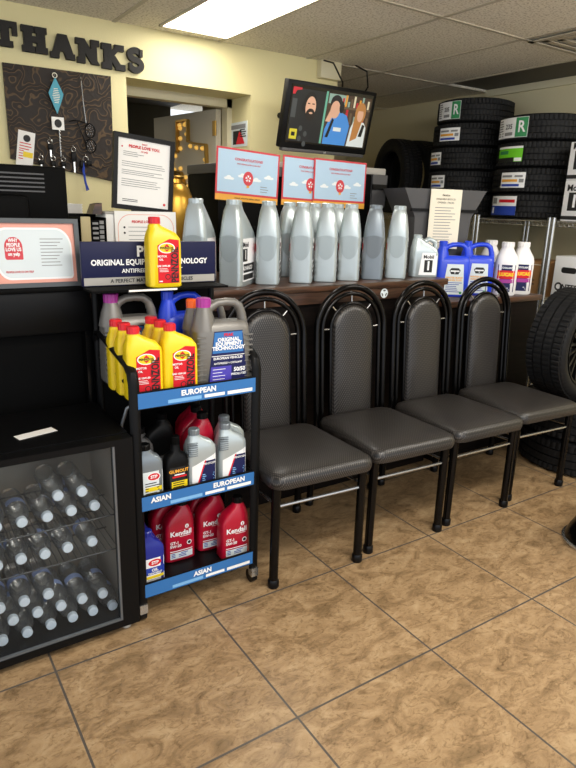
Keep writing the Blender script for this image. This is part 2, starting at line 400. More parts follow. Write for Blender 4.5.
area('right_wall_fill', (3.1, .7, CZ-.02), (rad(25), 0, rad(-20)), 1.2, .6, 34, (1, .96, .88))  # unseen fill, added to brighten the right wall and tires
area('storefront_daylight', (1.1, -.75, 2.05), (rad(36), 0, rad(-10)), 3.0, .9, 26, (1, .985, .96))

area('office_fill', (.5, 5.3, CZ-.05), (0, 0, 0), .6, .6, 6, (1, .93, .8))  # unseen fill, added so the open door and back room read brighter
# ceiling vent
v = thing('ceiling_vent', 'square louvred air vent in the ceiling above the tire rack', 'vent', (3.325, 2.085, CZ))
a = .275
for i in range(5):
    q = a-.052*i; z = -.012+.0045*i
    G().box(-q, q, -q, -q+.03, z-.004, z).box(-q, q, q-.03, q, z-.004, z).box(-q, -q+.03, -q, q, z-.004, z).box(q-.03, q, -q, q, z-.004, z).out('louvre', M['tbar'], v)
box('backing', -a+.01, a-.01, -a+.01, a-.01, -.002, -.0005, M['greyl'], v)

# ------------------------------------------------------------ wall letters
def arc(cx, cz, r, a0, a1, n=10, rz=None): return [(cx+r*math.cos(rad(a0+(a1-a0)*i/n)), cz+(rz or r)*math.sin(rad(a0+(a1-a0)*i/n))) for i in range(n+1)]
def stroke(pts, w):
    L = []; Rr = []
    for i, p in enumerate(pts):
        a = pts[max(i-1, 0)]; b = pts[min(i+1, len(pts)-1)]; dx, dz = b[0]-a[0], b[1]-a[1]; d = math.hypot(dx, dz) or 1
        L.append((p[0]-dz/d*w/2, p[1]+dx/d*w/2)); Rr.append((p[0]+dz/d*w/2, p[1]-dx/d*w/2))
    return L, Rr
def letter(ch, x, z, h, w):
    o = None; s = .24*w+.012; f = .024*h/.1; T = .022
    g = G(); dep = lambda: -T-.00025*(len(g.v) // 8)
    R = lambda a, b, c, d: g.prism([(a, c), (b, c), (b, d), (a, d)], dep(), 0)
    D = lambda p, q, t: g.prism([(p[0]-t/2, p[1]), (p[0]+t/2, p[1]), (q[0]+t/2, q[1]), (q[0]-t/2, q[1])], dep(), 0)
    if ch == 'T': R(w/2-s/2, w/2+s/2, 0, h); R(0, w, h-f, h); R(0, .2*w, h-2.2*f, h); R(.8*w, w, h-2.2*f, h); R(.2*w, .8*w, 0, f)
    if ch == 'H':
        for x0 in (.06*w, .94*w-s): R(x0, x0+s, 0, h); R(x0-.08*w, x0+s+.08*w, 0, f); R(x0-.08*w, x0+s+.08*w, h-f, h)
        R(.1*w, .9*w, h/2-f/2, h/2+f/2)
    if ch == 'A':
        D((.16*w, 0), (.48*w, h), s*.9); D((.84*w, 0), (.52*w, h), s*1.1); R(.25*w, .75*w, .3*h, .3*h+f); R(-.02*w, .36*w, 0, f); R(.64*w, 1.02*w, 0, f); R(.4*w, .6*w, h-f, h)
    if ch == 'N':
        R(.08*w, .08*w+s*.8, 0, h); R(.92*w-s*.8, .92*w, 0, h); D((.84*w, 0), (.16*w, h), s*1.1); R(-.02*w, .34*w, 0, f); R(-.06*w, .3*w, h-f, h); R(.66*w, 1.04*w, h-f, h)
    if ch == 'K':
        R(.1*w, .1*w+s, 0, h); R(-.0*w, .42*w, 0, f); R(0, .42*w, h-f, h); D((.3*w, .42*h), (.82*w, h), s*.8); D((.82*w, 0), (.42*w, .55*h), s); R(.6*w, 1.04*w, 0, f); R(.58*w, 1.0*w, h-f, h)
    if ch == 'S':
        p = arc(w*.5, h*.735, w*.36, 25, 270, 14, h*.215)+arc(w*.5, h*.27, w*.38, 90, -155, 14, h*.235)[1:]
        L, Q = stroke(p, s*.95)
        for i in range(len(p)-1): g.prism([L[i], Q[i], Q[i+1], L[i+1]], -T, 0)
        R(.74*w, .95*w, h*.66, h); R(.05*w, .26*w, 0, h*.34)
    o = g.out('wall_letter', M['letter'], None, loc=(x, WY-.001, z+.010))
    tag(o, {'T': 'dark slab serif letter T, first of the word on the cream wall', 'H': 'dark slab serif letter H, second of the word on the cream wall',
            'A': 'dark slab serif letter A on the cream wall above the tooled panel', 'N': 'dark slab serif letter N on the cream wall above the tooled panel',
            'K': 'dark slab serif letter K on the cream wall', 'S': 'dark curved letter S ending the word, above the wall opening'}[ch], 'letter', 'dark wall letters')
for ch, x, z, h, w in (('T', .596, 1.980, .112, .112), ('H', .728, 1.972, .116, .114), ('A', .857, 1.964, .110, .116), ('N', .988, 1.958, .114, .108), ('K', 1.112, 1.948, .120, .118), ('S', 1.250, 1.958, .104, .084)):
    letter(ch, x, z, h, w)

# tooled panel with key hooks
pb = thing('key_board', 'large dark tooled leather panel with swirl pattern on the cream wall', 'board', (.63, WY-.001, 1.40))
G().prism([(0, .085), (.52, 0), (.525, .525), (0, .52)], -.014, 0).out('panel', M['tooled'], pb)
for x, z in ((.235, .488), (.365, .49), (.19, .19), (.14, .108), (.20, .108), (.25, .108), (.365, .118), (.305, .16)):
    G().tube([(x, -.012, z+.012), (x, -.03, z+.008), (x, -.034, z-.002), (x, -.03, z+.004)], .002, 6).out('hook', M['steel'], pb)
YB = WY-.0335
def hang(name, label, cat, x, z): return thing(name, label, cat, (.63+x, YB, 1.40+z), 0)
k = hang('key_tag', 'teal diamond motel style key tag hanging in the middle of the tooled panel', 'key tag', .235, .482)
G().prism([(0, .0), (.036, -.075), (.03, -.095), (0, -.17), (-.03, -.095), (-.036, -.075)], -.004, .004).out('tag', M['teal'], k)
a = Art(FRONT(0, -.0042, 0), k)
for i in range(9): a.rect('lettering', M['cream'], -.018+.004*abs(i-4)/2, -.055-.008*i, .018-.004*abs(i-4)/2, -.052-.008*i)
a.flush()
G().tube(arc3 := [(.011*math.cos(q*PI/6), 0, .008+.011*math.sin(q*PI/6)) for q in range(12)], .0025, 6, True).out('ring', M['cream'], k)
G().box(-.03, .03, -.003, .003, -.245, -.185).out('photo_tag', M['paper'], k)
Art(FRONT(0, -.0034, 0), k).ell('portrait', M['ink'], 0, -.215, .018, .02).flush()
G().tube([(.004+.002*(i % 2), 0, -.245-.008*i) for i in range(17)], [.004 if i % 2 else .002 for i in range(17)], 6).out('chain', M['steel'], k)
k = hang('eyeglasses', 'dark eyeglasses hanging from a thin chain on the right of the tooled panel', 'glasses', .365, .482)
G().tube([(0, 0, 0), (.004, -.002, -.1), (.012, -.004, -.2)], .0022, 6).out('chain', M['steel'], k)
for zz in (-.2, -.275):
    p = [(.03+.0*q+.026*math.cos(q*PI/8), -.004, zz-.035+.034*math.sin(q*PI/8)) for q in range(16)]
    G().tube(p, .0035, 6, True).out('rim', M['black'], k)
    mesh_obj('lens', [(.03+.025*math.cos(q*PI/8), -.004, zz-.035+.033*math.sin(q*PI/8)) for q in range(16)], [list(range(16))], M['pane'], k)
G().tube([(.02, 0, -.2), (-.04, 0, -.19), (-.075, .004, -.2)], .003, 6).out('temple', M['black'], k)
G().tube([(.01, 0, -.32), (-.01, -.004, -.26), (-.03, .004, -.2)], .003, 6).out('temple', M['black'], k)
for i, (x, z, lab, long) in enumerate(((.19, .182, 'black key fob hanging by itself just left of the bead chain', .05), (.14, .10, 'key ring at the lower left of the tooled panel, beside the white brochure', .035),
        (.20, .10, 'key ring with a silver key low on the panel, directly under the lone black fob', .045), (.25, .10, 'dark key low on the panel, directly under the bead chain', .04), (.305, .152, 'slim key with long silver blade hanging between tag and eyeglasses', .085))):
    k = hang('car_key', lab, 'key', x, z)
    G().tube([(.011*math.cos(q*PI/6), 0, -.004+.011*math.sin(q*PI/6)) for q in range(12)], .0016, 6, True).out('ring', M['steel'], k)
    G().box(-.013, .013, -.005, .005, -.014-long*.6, -.014, .004).out('fob', M['black'], k, True)
    G().box(-.004, .004, -.001, .001, -.016-long*1.2, -.014-long*.55).out('blade', M['steel'], k)
k = hang('lanyard_keys', 'key bunch with blue lanyard hanging from the bottom of the tooled panel', 'key', .365, .11)
G().tube([(.014*math.cos(q*PI/6), 0, -.006+.014*math.sin(q*PI/6)) for q in range(12)], .002, 6, True).out('ring', M['steel'], k)
G().box(-.03, -.004, -.006, .006, -.05, -.012, .004).box(.004, .03, -.008, .004, -.04, -.01, .004).out('fob', M['black'], k, True)
G().tube([(-.012, 0, -.02), (-.016, -.004, -.07), (-.008, -.004, -.13)], .006, 6).tube([(-.008, -.004, -.125), (.006, -.004, -.16)], .004, 6).tube([(-.01, -.003, -.12), (-.004, -.006, -.165)], .004, 6).out('lanyard', M['inkb'], k)
br = thing('brochure', 'white brochure card with round dark emblem pinned beside the monitor', 'brochure', (.69, WY-.0152, 1.455))
br.rotation_euler = (0, rad(9), 0)
box('card', -.04, .04, -.002, 0, -.02, .165, M['paper'], br)
a = Art(FRONT(0, -.0022, 0), br); a.ell('emblem', M['ink'], .002, .132, .017, .017); a.rect('yellow_patch', M['inky'], -.01, .042, .036, .068); a.lines('print', M['inkr'], -.03, .03, .105, .078, 3, .004); a.lines('print', M['inkr'], -.03, -.008, .068, .03, 4, .004); a.flush()

# cable box and cables at the end of the wall
struct(box('trim_5', 2.49, 2.65, 3.452, WY, 2.085, CZ-.0005, M['trimpaint'], None, .004))
for pts, lab in (([(2.50, 3.44, 2.18), (2.47, 3.30, 2.14), (2.40, 3.11, 2.0), (2.36, 3.05, 1.88), (2.345, 3.045, 1.78)], 'thin black cable looping from the ceiling on the left above the television'),
                 ([(2.74, 3.42, 2.18), (2.71, 3.27, 2.12), (2.60, 3.12, 2.0), (2.47, 3.05, 1.88), (2.43, 3.045, 1.76)], 'thin black cable looping from the ceiling on the right above the television')):
    tag(G().tube(pts, .005, 8).out('power_cable', M['black'], None, True), lab, 'cable', 'television cables')

# ------------------------------------------------------------ television
tv = thing('television', 'black flat screen television tilted down from the wall, showing three people talking', 'television', (2.196, 2.945, 1.766))
tv.rotation_euler = (rad(13), 0, 0)
W2, H2 = .300, .168
g = G().box(-W2, W2, 0, .045, -H2, H2, .006).box(-W2*.7, W2*.7, .04, .075, -H2*.7, H2*.6, .01)
g.out('casing', M['black'], tv, True)
G().box(-W2*.95, W2*.95, -.004, .03, -H2-.016, -H2+.002, .004).out('speaker_bar', M['greyp'], tv, True)
sw, sh = .276, .146
scr = box('screen', -sw, sw, -.003, 0, -sh+.01, sh+.004, M['screen'], tv)
def em(n, c, e=.3):
    m = mat('picture_'+n, c, .4, 0, e); return m
_t = flat((0, -.003, 0), (1,0,0), (0,0,1))
a = Art(lambda u, v, l: _t(u*.99, v*1.02, l), scr)
P = {n: em(n, c) for n, c in dict(leftbg='#17191b', grey='#3b3f40', skin='#c59a80', beard='#1a1412', tee='#15171a', teal='#5d9c86', shelf='#3d2c20', shelf2='#5c4a38', cap='#101217', hood='#3f7ec2', hair='#a5713c', blouse='#c6ccca', yel='#b7ad2c', red='#a8202c', book='#c8c0a4', mic='#0b0b0c', pale='#7f9b90', amber='#c88b2a').items()}
a.rect('picture', P['leftbg'], -.27, -.125, -.05, .13, .0004); a.rect('picture', P['grey'], -.265, -.01, -.235, .08, .0007)
a.rect('picture', P['teal'], -.052, -.125, -.038, .135, .001)
a.rect('picture', P['shelf'], -.036, -.125, .27, .13, .0004)
a.rect('picture', P['shelf2'], .04, .062, .27, .072, .0008); a.rect('picture', P['pale'], -.03, .08, .10, .128, .0006)
for i in range(11): a.rect('picture', P[('book', 'red', 'amber', 'pale', 'shelf2')[i % 5]], .045+.02*i, .073, .058+.02*i, .10+.015*((i*7) % 3), .0007)
for i in range(7): a.rect('picture', P[('book', 'red', 'shelf2', 'pale')[i % 4]], .07+.03*i, -.01, .086+.03*i, .03+.015*((i*5) % 3), .0007)
# left person
a.poly('picture', P['tee'], [(-.27, -.125), (-.06, -.125), (-.07, -.05), (-.11, -.01), (-.19, -.01), (-.245, -.04)], .001)
a.ell('picture', P['mic'], -.148, .06, .043, .062, .0012); a.ell('picture', P['skin'], -.143, .048, .034, .052, .0014); a.ell('picture', P['beard'], -.140, .012, .03, .03, .0016); a.ell('picture', P['skin'], -.138, .02, .012, .005, .0018)
a.rect('picture', P['beard'], -.166, .062, -.15, .067, .0018); a.rect('picture', P['beard'], -.136, .062, -.12, .067, .0018); a.ell('picture', P['mic'], -.192, .045, .012, .022, .0018)
for i in range(4): a.ell('picture', P['grey'], -.19+.035*(i % 2), -.06-.025*i, .012, .014, .0016)
# centre person in hooded top, hand on the face
a.poly('picture', P['hood'], [(-.03, -.125), (.13, -.125), (.14, -.02), (.11, .03), (.06, .045), (.0, .02), (-.03, -.05)], .001)
a.ell('picture', P['cap'], .025, .085, .04, .04, .0012); a.ell('picture', P['skin'], .024, .052, .033, .044, .0013); a.ell('picture', P['cap'], .066, .068, .016, .03, .0016)
a.quad('picture', P['skin'], ((-.034, -.01), (-.004, -.012), (.034, .055), (.002, .075)), .0018, 2, 2); a.ell('picture', P['skin'], .018, .06, .026, .018, .002)
a.poly('picture', P['mic'], [(-.02, -.09), (.0, -.09), (.025, .0), (.012, .01)], .0022); a.rect('picture', P['blouse'], .03, -.055, .085, -.035, .0016)
# right person, long hair
a.poly('picture', P['blouse'], [(.14, -.125), (.265, -.125), (.262, -.02), (.24, .005), (.165, .005), (.15, -.03)], .0015)
a.ell('picture', P['hair'], .205, .05, .038, .055, .0017); a.quad('picture', P['hair'], ((.16, -.10), (.205, -.08), (.235, .05), (.17, .05)), .0018, 2, 2); a.ell('picture', P['skin'], .206, .04, .022, .034, .002)
a.rect('picture', P['hair'], .186, .062, .227, .082, .0022); a.poly('picture', P['mic'], [(.215, -.07), (.24, -.07), (.25, -.01), (.232, -.005)], .0022)
a.rect('picture', P['yel'], -.258, -.115, -.21, -.065, .002); a.rect('picture', P['mic'], -.246, -.10, -.222, -.08, .0022)
a.poly('picture', P['red'], [(-.27, .10), (-.255, .10), (-.25, .12), (-.215, .125), (-.215, .134), (-.27, .134)], .002)
a.flush()
Art(FRONT(0, -.0045, 0), tv).text('logo', M['inkw'], 'LG', 0, -H2-.006, .012, .01).flush()
G().box(-.05, .05, .07, .10, -.06, .06).tube([(0, .09, 0), (.0, .3, -.03), (0, .52, -.05)], .018, 10).out('wall_bracket', M['black'], tv)

# ------------------------------------------------------------ office things seen through the opening
# marquee sign shaped like a state outline, hung on the open door
tx = thing('marquee_sign', 'gold state shaped marquee sign with bulbs on the open door', 'sign', (1.905, 4.14, 1.60), rad(99-180))
out = [(-.10, .235), (.03, .235), (.03, .10), (.10, .085), (.24, .07), (.25, -.07), (.20, -.10), (.10, -.18), (.085, -.27), (.0, -.22), (-.06, -.10), (-.13, -.09), (-.17, -.12), (-.22, -.02), (-.28, .04), (-.10, .04)]
G().prism(out, -.012, 0).out('back_plate', M['gold'], tx)
g = G()
for i, p in enumerate(out):
    q = out[(i+1) % len(out)]; d = Vector((q[0]-p[0], q[1]-p[1])); n = Vector((-d.y, d.x)).normalized()*.006
    g.prism([(p[0]-n.x, p[1]-n.y), (q[0]-n.x, q[1]-n.y), (q[0]+n.x, q[1]+n.y), (p[0]+n.x, p[1]+n.y)], -.05, 0)
g.out('rim', M['brass'], tx)
cx = sum(p[0] for p in out)/len(out); cz_ = sum(p[1] for p in out)/len(out)
for i, p in enumerate(out):
    q = out[(i+1) % len(out)]; L = math.hypot(q[0]-p[0], q[1]-p[1]); nb = max(1, round(L/.065))
    for j in range(nb):
        t = (j+.3)/nb; x, z = p[0]+(q[0]-p[0])*t, p[1]+(q[1]-p[1])*t
        n = Vector((-(q[1]-p[1]), q[0]-p[0])).normalized()*.026
        G().lathe([(.004, 0), (.012, .008), (.015, .018), (.010, .03), (.002, .034)], 10, Matrix.Translation((x-n.x*-1*-1, -.012, z-n.y)) @ Matrix.Rotation(PI/2, 4, 'X')).out('bulb', M['bulb'], tx, True)
fl = thing('flyer', 'small printed flyer with red figure stuck on the opening jamb', 'flyer', (OX1-.002, 3.655, 1.725), rad(-90))
box('sheet', -.13, .12, -.002, 0, -.075, .07, M['palecert'], fl)
a = Art(FRONT(0, -.0022, 0), fl); a.rect('print', M['inkg'], -.11, .03, .10, .055); a.rect('print', M['ink'], -.06, -.06, .05, .02); a.poly('red_figure', M['inkr'], [(-.02, -.06), (.09, -.06), (.05, .0), (.02, .015)], .0012); a.lines('print', M['ink'], .03, .11, .02, -.02, 4, .006, .0014); a.flush()

# ------------------------------------------------------------ counters
CT = .98
c = thing('counter', 'long dark brown counter behind the chairs, silver bottles on top', 'counter', (0, 0, 0))
G().box(-1.2, 2.36, 2.12, 3.1, CT-.03, CT, .004).out('worktop', M['brown'], c, True)
G().box(-1.2, 2.34, 2.127, 2.15, .90, CT-.03).out('fascia', M['brown'], c)
G().box(-1.2, 2.34, 2.15, 2.19, 0, CT-.03).out('front_panel', M['lowwood'], c)
G().box(2.31, 2.34, 2.19, 3.08, 0, CT-.03).out('side_panel', M['lowwood'], c)
a = Art(FRONT(0, 2.1265, 0), c); a.ell('round_sticker', M['palecert'], 1.945, .927, .023, .015, .0004)
a.ell('round_sticker', M['palecert'], 1.945, .927, .022, .022, .0003)
for k3 in range(3):
    q = rad(90+120*k3); a.quad('sticker_arrows', M['greyp'], tuple((1.945+rr*math.cos(q+t), .927+rr*math.sin(q+t)) for rr, t in ((.010, -.5), (.019, -.55), (.019, .55), (.010, .5))), .0008, 2, 2)
a.flush()
lc = thing('low_counter', 'lower dark wooden counter holding blue and white jugs', 'counter', (0, 0, 0))
LZ = .865
G().box(2.365, 3.12, 2.10, 2.72, LZ-.03, LZ, .004).out('worktop', M['brown'], lc, True)
G().box(2.37, 3.10, 2.115, 2.14, 0, LZ-.03).out('front_panel', M['lowwood'], lc)
box('side_panel', 3.07, 3.10, 2.14, 2.70, 0, LZ-.03, M['lowwood'], lc); box('side_panel', 2.37, 2.40, 2.14, 2.70, 0, LZ-.03, M['lowwood'], lc)
bc = thing('display_cabinet', 'tall black open fronted cabinet above and behind the bottle fridge', 'cabinet', (0, 0, 0))
G().box(-1.1, .57, 2.067, 2.112, 0, 1.0).out('back_panel', M['blackm'], bc)
G().box(-1.1, .57, 2.017, 2.067, .885, 1.026, .004).out('fascia', M['black'], bc, True)
G().box(-1.1, .572, 2.007, 2.115, 1.018, 1.032, .003).out('top', M['blackm'], bc, True)
G().box(.545, .57, 2.017, 2.067, 0, .885).out('side_post', M['blackg'], bc)

# certificate frame, left
def frame(name, label, w, h, loc, m, paper, tilt, roll_, bw=.014, group=None):
    t = thing(name, label, 'framed certificate', loc); t.rotation_euler = (-rad(tilt), rad(roll_), 0)
    G().box(-w/2, w/2, -.014, .004, 0, bw).box(-w/2, w/2, -.014, .004, h-bw, h).box(-w/2, -w/2+bw, -.014, .004, bw, h-bw).box(w/2-bw, w/2, -.014, .004, bw, h-bw).out('frame', m, t)
    p = box('print', -w/2+bw, w/2-bw, -.006, 0, bw, h-bw, paper, t)
    return t, p
t, p = frame('framed_certificate', 'grey framed peach and pale blue certificate leaning on the black cabinet', .268, .207, (.414, 2.035, 1.033), M['greyframe'], M['peach'], 4, 0)
_f = FRONT(0, -.006, 0)
a = Art(lambda u, v, l: _f(u*.79, v, l), p)
def rrect(u0, v0, u1, v1, rr, n=8):
    P_ = []
    for (cu, cv, q) in ((u1-rr[0], v1-rr[0], 0), (u0+rr[1], v1-rr[1], 90), (u0+rr[2], v0+rr[2], 180), (u1-rr[3], v0+rr[3], 270)):
        R_ = rr[[0, 90, 180, 270].index(q)]
        P_ += [(cu+R_*math.cos(rad(q+90*i/n)), cv+R_*math.sin(rad(q+90*i/n))) for i in range(n+1)]
    return P_
a.poly('white_border', M['inkw'], rrect(-.142, .024, .140, .180, (.06, .04, .05, .012)), .0004)
a.poly('pale_field', M['palecert'], rrect(-.135, .030, .134, .174, (.056, .036, .046, .009)), .0008)
a.poly('red_badge', M['crtred'], rrect(-.110, .085, -.045, .152, (.03, .03, .008, .003)), .0012)
for i, s_ in enumerate(('WHY', 'PEOPLE', 'LOVE US', 'on yelp')): a.text('lettering', M['inkw'], s_, -.078, .142-.0135*i, .0145, .04, .0016)
a.text('caption', M['inkr'], 'PEOPLE LOVE US ON YELP', -.062, .048, .0085, .02, .0016)
a.lines('text_lines', M['inkg'], .02, .11, .145, .065, 9, .0022, .0012); a.flush()

# computer monitor seen from behind
t = thing('computer_monitor', 'black computer monitor seen from behind at the left on the counter', 'monitor', (.315, 2.30, CT))
G().box(-.30, .275, 0, .035, .175, .425, .008).out('rear_shell', M['blackm'], t, True)
for i in range(5): G().box(-.20, .20, -.003, .002, .395-.014*i, .400-.014*i).out('vent_slot', M['greyp'], t)
G().box(-.16, .14, -.05, .0, .18, .33, .02).out('rear_bulge', M['blackm'], t, True)
G().box(-.04, .04, .0, .03, .02, .2).out('stand', M['black'], t); G().box(-.13, .13, -.03, .14, 0, .02, .006).out('base', M['black'], t, True)
# boxes and papers behind the sign
t = thing('storage_box', 'black storage box behind the sign with paper stack on top', 'box', (.665, 2.68, CT))
G().box(-.13, .09, -.13, .13, 0, .245, .004).out('body', M['blackm'], t, True); G().box(-.134, .094, -.134, .134, .245, .262, .003).out('lid', M['black'], t, True)
g = G()
for i in range(8): g.box(-.075+.004*(i % 3), .035+.003*(i % 2), -.1, .08, .005*i, .005*i+.0045)
tag(g.out('paper_stack', M['paper'], None, loc=(.68, 2.68, CT+.263)), 'small stack of white papers on the black storage box', 'papers')
t = thing('desk_organizer', 'narrow dark desk organizer with packet between monitor and framed letter', 'organizer', (.665, 2.30, CT))
G().box(-.05, .05, -.02, -.012, 0, .25).box(-.05, .05, .1, .108, 0, .27).box(-.05, -.044, -.02, .108, 0, .26).box(.044, .05, -.02, .108, 0, .26).out('tray', M['blackm'], t)
G().box(-.043, -.008, -.028, -.021, .12, .262, .003).out('packet', M['beige'], t, True)
g = G()
for i in range(6): g.box(.0, .02, -.0235, -.0205, .15+.017*i, .158+.017*i).box(.025, .04, -.0235, -.0205, .152+.017*i, .164+.017*i)
g.out('barcode_strip', M['inkg'], t)
G().prism([(.012, .27), (.05, .27), (.05, .31), (.026, .305)], .02, .09).out('brown_card', M['brown'], t)
t = thing('document_box', 'white document box under the black framed letter', 'box', (.845, 2.40, CT))
G().box(-.125, .12, -.10, .10, 0, .272, .004).out('body', M['paper'], t, True)
G().box(-.127, .122, -.102, .102, .272, .28, .002).out('lid', M['greyl'], t, True)
t, p = frame('framed_letter', 'black framed white letter with red heading standing on the document box', .235, .268, (.872, 2.335, CT+.284), M['black'], M['paper'], 3, 5, .016)
a = Art(FRONT(0, -.006, 0), p)
a.text('heading', M['inkr'], 'WHY', 0, .238, .009, .02); a.text('heading', M['inkr'], 'PEOPLE LOVE YOU.', 0, .226, .014, .04); a.text('heading', M['inkr'], 'on yelp', 0, .213, .009, .02)
a.ell('red_seal', M['inkr'], .085, .032, .005, .005); a.ell('red_seal', M['inkr'], -.085, .222, .003, .003)
a.lines('text_lines', M['inkg'], -.08, .0, .205, .192, 3, .002); a.lines('text_lines', M['inkg'], -.085, .09, .170, .155, 3, .002); a.lines('text_lines', M['inkg'], -.085, .09, .140, .127, 3, .002); a.lines('text_lines', M['inkg'], -.085, .09, .108, .085, 4, .002); a.lines('text_lines', M['ink'], -.08, -.02, .036, .03, 2, .0022); a.flush()
t = thing('certificate', 'unframed white certificate with red heading leaning below the framed letter', 'certificate', (.87, 2.285, CT+.001)); t.rotation_euler = (-rad(2), 0, 0)
sh_ = box('sheet', -.12, .12, -.003, 0, 0, .283, M['paper'], t)
a = Art(FRONT(0, -.003, 0), sh_); a.text('heading', M['inkr'], 'PEOPLE LOVE YOU.', .0, .245, .013, .03); a.ell('seal', M['ink'], -.085, .225, .004, .004); a.ell('seal', M['ink'], -.085, .205, .004, .004)
pl = rrect(-.11, .02, .11, .272, (.05, .05, .02, .02)); q2 = rrect(-.108, .022, .108, .270, (.049, .049, .019, .019))
for i in range(len(pl)): a.put('border', M['peach'], [pl[i], pl[(i+1) % len(pl)], q2[(i+1) % len(pl)], q2[i]], [[0, 1, 2, 3]], .0006)
a.lines('text_lines', M['inkg'], -.07, .08, .225, .12, 8, .002); a.flush()
# gold vase
t = thing('gold_vase', 'round shouldered gold vase on the counter below the marquee sign', 'vase', (1.165, 2.72, CT))
G().lathe([(.045, 0), (.06, .01), (.075, .1), (.09, .25), (.088, .34), (.07, .385), (.042, .405), (.04, .42), (.05, .43), (.042, .428), (.036, .41)], 36).out('body', M['gold'], t, True)
G().lathe([(.048, .424), (.052, .43), (.048, .436), (.04, .43)], 36, close=False).out('rim', M['brass'], t, True)

# big dark boxes with the congratulation sheets
t = thing('black_case', 'black equipment case behind the left congratulation certificate', 'case', (1.578, 2.89, CT))
G().box(-.188, .188, -.17, .17, 0, .46, .008).out('body', M['blackm'], t, True); G().box(-.190, .190, -.173, .173, .46, .505, .006).out('lid', M['greyp'], t, True)
G().box(-.06, .06, -.176, -.173, .20, .22).out('latch', M['black'], t)
t = thing('printer', 'grey office printer with light top behind the two right certificates', 'printer', (2.115, 2.925, CT))
G().box(-.335, .30, -.20, .2, 0, .50, .012).out('body', M['blackm'], t, True); G().box(-.335, .32, -.205, .2, .50, .535, .006).out('lid', M['greyl'], t, True)
G().prism([(.22, .28), (.315, .33), (.325, .50), (.22, .50)], -.215, -.19).out('side_tray', M['greyp'], t)
G().box(.22, .318, -.22, -.21, .42, .45).out('slot', M['black'], t)
def congrats(label, x, y, z, roll_):
    t = thing('certificate', label, 'certificate', (x, y, z), 0, 'congratulation certificates'); t.rotation_euler = (-rad(.8), rad(roll_), 0)
    w, h = .174, .238; s_ = box('sheet', -w, w, -.002, 0, 0, h, M['crtred'], t)
    a = Art(FRONT(0, -.002, 0), s_)
    a.rect('blue_field', M['sky'], -w+.009, .038, w-.009, h-.009, .0004); a.rect('amber_band', M['amber'], -w, 0, w, .028, .0006)
    a.text('heading', M['crtred'], 'CONGRATULATIONS!', 0, .190, .0155, .03, .001); a.text('heading', M['crtred'], "WHY PEOPLE LOVE US ON YELP", 0, .170, .009, .02, .001)
    for u, v in ((-.105, .105), (-.03, .12), (.045, .108), (.115, .125)):
        a.ell('cloud', M['cloud'], u, v, .014, .010, .0008); a.ell('cloud', M['cloud'], u+.015, v-.004, .014, .006, .0007); a.ell('cloud', M['cloud'], u-.014, v-.004, .012, .006, .0007)
    a.ell('balloon', M['crtred'], 0, .108, .028, .033, .0012); a.poly('basket', M['amber'], [(-.008, .066), (.008, .066), (.006, .078), (-.006, .078)], .0012)
    for k5 in range(5):
        q = rad(90+72*k5); a.quad('burst', M['cloud'], ((math.cos(q-.3)*.005, .108+math.sin(q-.3)*.005), (math.cos(q+.3)*.005, .108+math.sin(q+.3)*.005), (math.cos(q+.35)*.016, .108+math.sin(q+.35)*.016), (math.cos(q-.35)*.016, .108+math.sin(q-.35)*.016)), .0016, 1, 1)
    a.lines('signature', M['inkg'], .07, .12, .075, .052, 3, .003, .001); a.text('band_text', M['ink'], 'THANK YOU FOR BEING GREAT', 0, .014, .010, .01, .001)
    a.flush(); return t
congrats('congratulation certificate with balloon, leftmost of three, propped on the black case', 1.545, 2.7150, 1.312, 3)
congrats('congratulation certificate partly covered by its right neighbour, on the printer', 1.914, 2.712, 1.30, 2)
congrats('congratulation certificate fully visible at the right, overlapping its neighbour on the printer', 2.102, 2.704, 1.30, 1)
# flared grey hopper with a notice
t = thing('document_holder', 'dark grey flared holder with a cream notice, right end of counter', 'holder', (2.592, 2.475, LZ)); t.rotation_euler = (0, 0, rad(-16))
T_ = lambda x0, x1, y0, y1, z: [(x0, y0, z), (x1, y0, z), (x1, y1, z), (x0, y1, z)]
G().loft([T_(-.15, .15, -.08, .14, 0), T_(-.17, .17, -.09, .15, .40), T_(-.245, .245, -.10, .16, .545), T_(-.23, .23, -.085, .145, .545), T_(-.15, .15, -.05, .12, .425)]).out('bin', M['greyp'], t)
G().box(-.20, .20, -.105, -.09, .43, .445).out('slot', M['black'], t)
p = box('notice', -.10, .085, -.116, -.112, .24, .545, M['cream'], t)
a = Art(FRONT(.01, -.116, .11), p); a.text('lettering', M['ink'], 'Notice', -.02, .405, .016, .01); a.text('lettering', M['ink'], 'AVAILABLE SERVICES', -.02, .385, .0125); a.text('lettering', M['ink'], 'OFFERED - PRICES', -.02, .367, .0125)
a.lines('text_lines', M['inkg'], -.08, .05, .34, .16, 13, .0035); a.flush()

